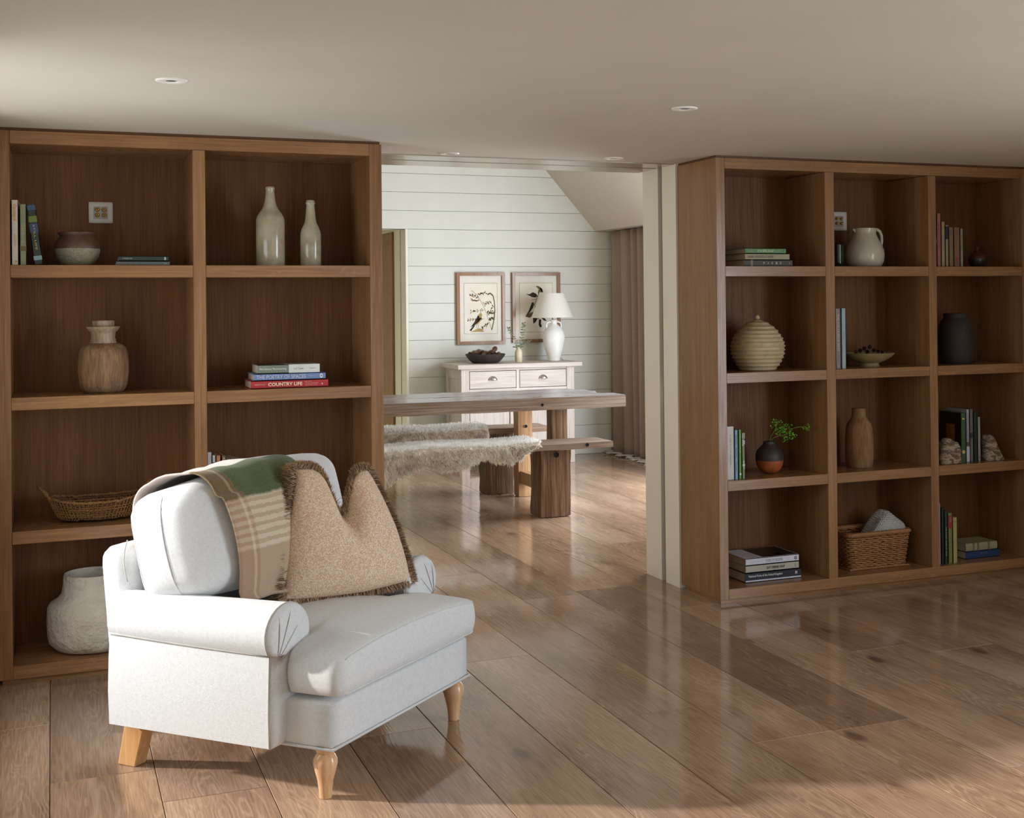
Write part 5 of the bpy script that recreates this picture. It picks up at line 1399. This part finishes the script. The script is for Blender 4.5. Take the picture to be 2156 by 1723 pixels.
# ---- framed prints
frM = wood('print_frame_wood', (120, 84, 58), (142, 103, 74), (160, 120, 90), 'Z', rough=.5)
matM = plain('ivory_mount', (229, 223, 212), .9, var=.01); papM2 = plain('aged_paper', (232, 226, 212), .9, var=.02); lineM = plain('ruled_line', (96, 90, 78), .9)
inkB, inkG, inkT, inkO = plain('print_black_brown', (52, 42, 34), .9, var=.2), plain('print_olive', (104, 98, 62), .9, var=.2), plain('print_tan', (146, 118, 80), .9, var=.2), plain('print_ochre', (176, 150, 96), .9, var=.15)
def print_frame(label, tl, br, draw):
    a, b = ony(*tl, YW-.01), ony(*br, YW-.01); w, h = b.x-a.x, a.z-b.z; fw = .030
    t = thing('framed_print', label, 'picture', ((a.x+b.x)/2, YW-.001, (a.z+b.z)/2), group='framed bird prints')
    for (x0, x1, z0, z1) in ((-w/2, -w/2+fw, -h/2, h/2), (w/2-fw, w/2, -h/2, h/2), (-w/2+fw, w/2-fw, h/2-fw, h/2), (-w/2+fw, w/2-fw, -h/2, -h/2+fw)): box('frame_rail', x0, x1, -.028, 0, z0, z1, frM, t, .001)
    MB().box(-w/2+fw, w/2-fw, -.010, -.004, -h/2+fw, h/2-fw).obj('mount', matM, t)
    pw, ph = .345*w, .352*h
    MB().box(-pw, pw, -.0112, -.0102, -ph, ph).obj('paper', papM2, t)
    l = MB()
    for (x0, x1, z0, z1) in ((-pw, pw, ph-.002, ph), (-pw, pw, -ph, -ph+.002), (-pw, -pw+.002, -ph, ph), (pw-.002, pw, -ph, ph)): l.box(x0, x1, -.0116, -.0111, z0, z1)
    l.obj('ruled_border', lineM, t)
    art = MB(); draw(art, lambda x, y: (x*pw, -.0116, y*ph)); art.obj('printed_picture', [inkB, inkG, inkT, inkO], t)
def poly(m, T, pts, mi): m.add([T(x, y) for x, y in pts], [tuple(range(len(pts)))[::-1]], mi)
def leaf(m, T, x, y, ang, L, w, mi):
    c, s = math.cos(ang), math.sin(ang); pts = []
    for k in range(10):
        a = 2*math.pi*k/10; u, v = L*.5*(1+math.cos(a)), w*.5*math.sin(a); pts.append((x+u*c-v*s, y+(u*s+v*c)*.69))
    poly(m, T, pts, mi)
def line(m, T, pts, w, mi):
    for (x0, y0), (x1, y1) in zip(pts, pts[1:]):
        d = math.hypot(x1-x0, y1-y0) or 1; nx, ny = -(y1-y0)/d*w/2, (x1-x0)/d*w/2
        poly(m, T, [(x0-nx, y0-ny), (x1-nx, y1-ny), (x1+nx, y1+ny), (x0+nx, y0+ny)], mi)
def art1(m, T):
    rg = random.Random(1)
    stem = [(.64, -.84), (.45, -.45), (.25, -.05), (0, .3), (-.25, .55), (-.55, .72)]
    line(m, T, stem, .02, 2)
    twigs = [((.25, -.05), (-.55, -.12)), ((.38, -.3), (.72, .05)), ((0, .3), (-.55, .34)), ((.1, .15), (.55, .25)), ((-.25, .55), (.25, .62)), ((.45, -.45), (.7, -.4)), ((.2, -.4), (-.75, -.45)), ((.5, -.55), (.1, -.75)), ((-.1, .42), (-.6, .55)), ((.3, -.15), (.75, -.2))]
    for (a, b) in twigs:
        line(m, T, [a, b], .012, 2)
        for k in range(1, 7):
            f = k/6; x, y = a[0]+(b[0]-a[0])*f, a[1]+(b[1]-a[1])*f
            an = math.atan2((b[1]-a[1]), b[0]-a[0])
            for sg in (-1, 1): leaf(m, T, x+rg.uniform(-.04, .04), y+rg.uniform(-.025, .025), an+sg*(.8+rg.uniform(-.5, .5)), .085+.045*rg.random(), .055, 2 if rg.random() < .7 else 0)
    pod = [(.40, .55), (.58, .6), (.74, .5), (.82, .25), (.84, -.1), (.8, -.4), (.7, -.7), (.64, -.86)]
    line(m, T, pod, .06, 1)
    # bird
    poly(m, T, [(-.1, -.2), (0, -.17), (.08, -.24), (.04, -.33), (-.02, -.38), (-.14, -.36), (-.18, -.28)], 3)
    poly(m, T, [(-.16, -.25), (-.06, -.38), (.06, -.34), (-.1, -.5), (-.38, -.66), (-.62, -.74), (-.36, -.5)], 0)
    poly(m, T, [(-.04, -.37), (.02, -.42), (-.06, -.54), (-.2, -.62), (-.36, -.65)], 3)
    poly(m, T, [(-.42, -.66), (-.36, -.68), (-.58, -.88), (-.7, -.86)], 0)
    line(m, T, [(-.26, -.6), (-.24, -.78)], .014, 0); line(m, T, [(-.16, -.58), (-.14, -.76)], .014, 0)
    poly(m, T, [(-.66, -.92), (-.4, -.86), (-.2, -.78), (.02, -.8), (.2, -.92)], 3)
def art2(m, T):
    poly(m, T, [(-.02, .88), (.18, .86), (.36, .76), (.44, .62), (.34, .6), (.22, .62), (.14, .48), (.12, .62), (.16, .74)], 1)
    poly(m, T, [(.2, .84), (.36, .76), (.44, .62), (.3, .66)], 0)
    poly(m, T, [(-.62, .55), (-.4, .54), (-.18, .62), (0, .56), (.1, .46), (-.04, .40), (-.24, .42), (-.4, .48)], 0)
    line(m, T, [(.14, .5), (.02, .34), (-.1, .1), (.1, -.3), (.24, -.7)], .03, 1); line(m, T, [(.02, .34), (-.26, .32)], .02, 2)
    poly(m, T, [(-.26, .2), (-.16, .22), (-.12, .14), (-.18, 0), (-.36, -.18), (-.66, -.38), (-.44, -.12), (-.32, .08)], 0)
    poly(m, T, [(-.66, -.36), (-.4, -.22), (-.1, -.16), (-.16, -.32), (-.4, -.42)], 1)
    poly(m, T, [(-.2, -.42), (.1, -.44), (-.04, -.6), (-.18, -.66)], 0); poly(m, T, [(.3, -.42), (.5, -.44), (.64, -.56), (.46, -.54)], 0)
    poly(m, T, [(.16, -.5), (.3, -.48), (.28, -.66), (.34, -.78), (.22, -.82), (.14, -.7)], 0)
    line(m, T, [(-.8, -.82), (-.7, -.7)], .02, 3)
print_frame('framed print of a bird under a leafy branch, left of the pair', (960, 574), (1063.5, 724.5), art1)
print_frame('framed print of a bird and dark trumpet flower, partly behind the lamp', (1077, 574), (1179.5, 720), art2)
# ---- curtain on the window side
cuM = plain('taupe_linen_curtain', (150, 130, 116), .95, var=.05, scale=60, bump=.3, bscale=240, sheen=.3)
cu = thing('curtain', 'floor-length taupe linen curtain hanging in folds at the dining window', 'curtain', (0, 0, 0))
def CF(s, t_):
    y = 11.12-1.35*s; z = 2.09*(1-t_)+.004*t_
    ph = s*46+.6*math.sin(s*13)
    amp = .034+.010*t_
    x = 4.885+amp*math.sin(ph)+.008*math.sin(ph*2.3+1)
    x -= .06*max(0, t_-.55)*math.sin(max(0, 1-s*9)*math.pi/2)*0
    return (x+.03*t_*math.sin(s*5), y-.05*t_*math.exp(-(s*14))*(-1), max(.004, z))
m2 = MB().grid(CF, 150, 24); c1 = m2.obj('drape', cuM, cu); so = c1.modifiers.new('thick', 'SOLIDIFY'); so.thickness = .003
m2 = MB(); rg = random.Random(12)
def HF(s, t_):
    p = CF(s, 1); return (p[0]-.045-.05*t_+.014*math.sin(s*160)+.01*math.sin(s*71), p[1]-.01*math.sin(s*120), .006+.020*abs(math.sin(s*97+t_*3))*(1-t_*.5))
m2.grid(HF, 150, 6); c2 = m2.obj('puddled_hem', plain('pale_lining', (196, 190, 188), .95), cu); so = c2.modifiers.new('thick', 'SOLIDIFY'); so.thickness = .003
# cord tensioner beside the curtain
p0, p1 = ony(1294, 885, 11.14), ony(1296, 926, 11.14)
ct = thing('cord_tensioner', 'slim metal curtain cord tensioner fixed to the shiplap wall', 'cord tensioner', (p1.x, 11.14, p1.z))
hz_ = p0.z-p1.z
mb = MB(); mb.tube([(0, 0, 0), (0, 0, hz_)], .006, 8); mb.obj('rod', steelM, ct)
mb = MB(); mb.tube([(0, 0, hz_), (-.001, 0, 1.15), (-.003, 0, 2.09-p1.z)], .0018, 6); mb.obj('cord', plain('pale_cord', (190, 186, 176), .8), ct)
mb = MB(); mb.lathe([(.004, 0), (.013, .006), (.015, .018), (.012, .034), (.004, .04)], 16, (0, 0, hz_-.01)); mb.obj('pulley', steelM, ct)
mb = MB(); mb.box(-.022, .022, .004, .029, -.008, .004); mb.obj('bracket', steelM, ct, .001)
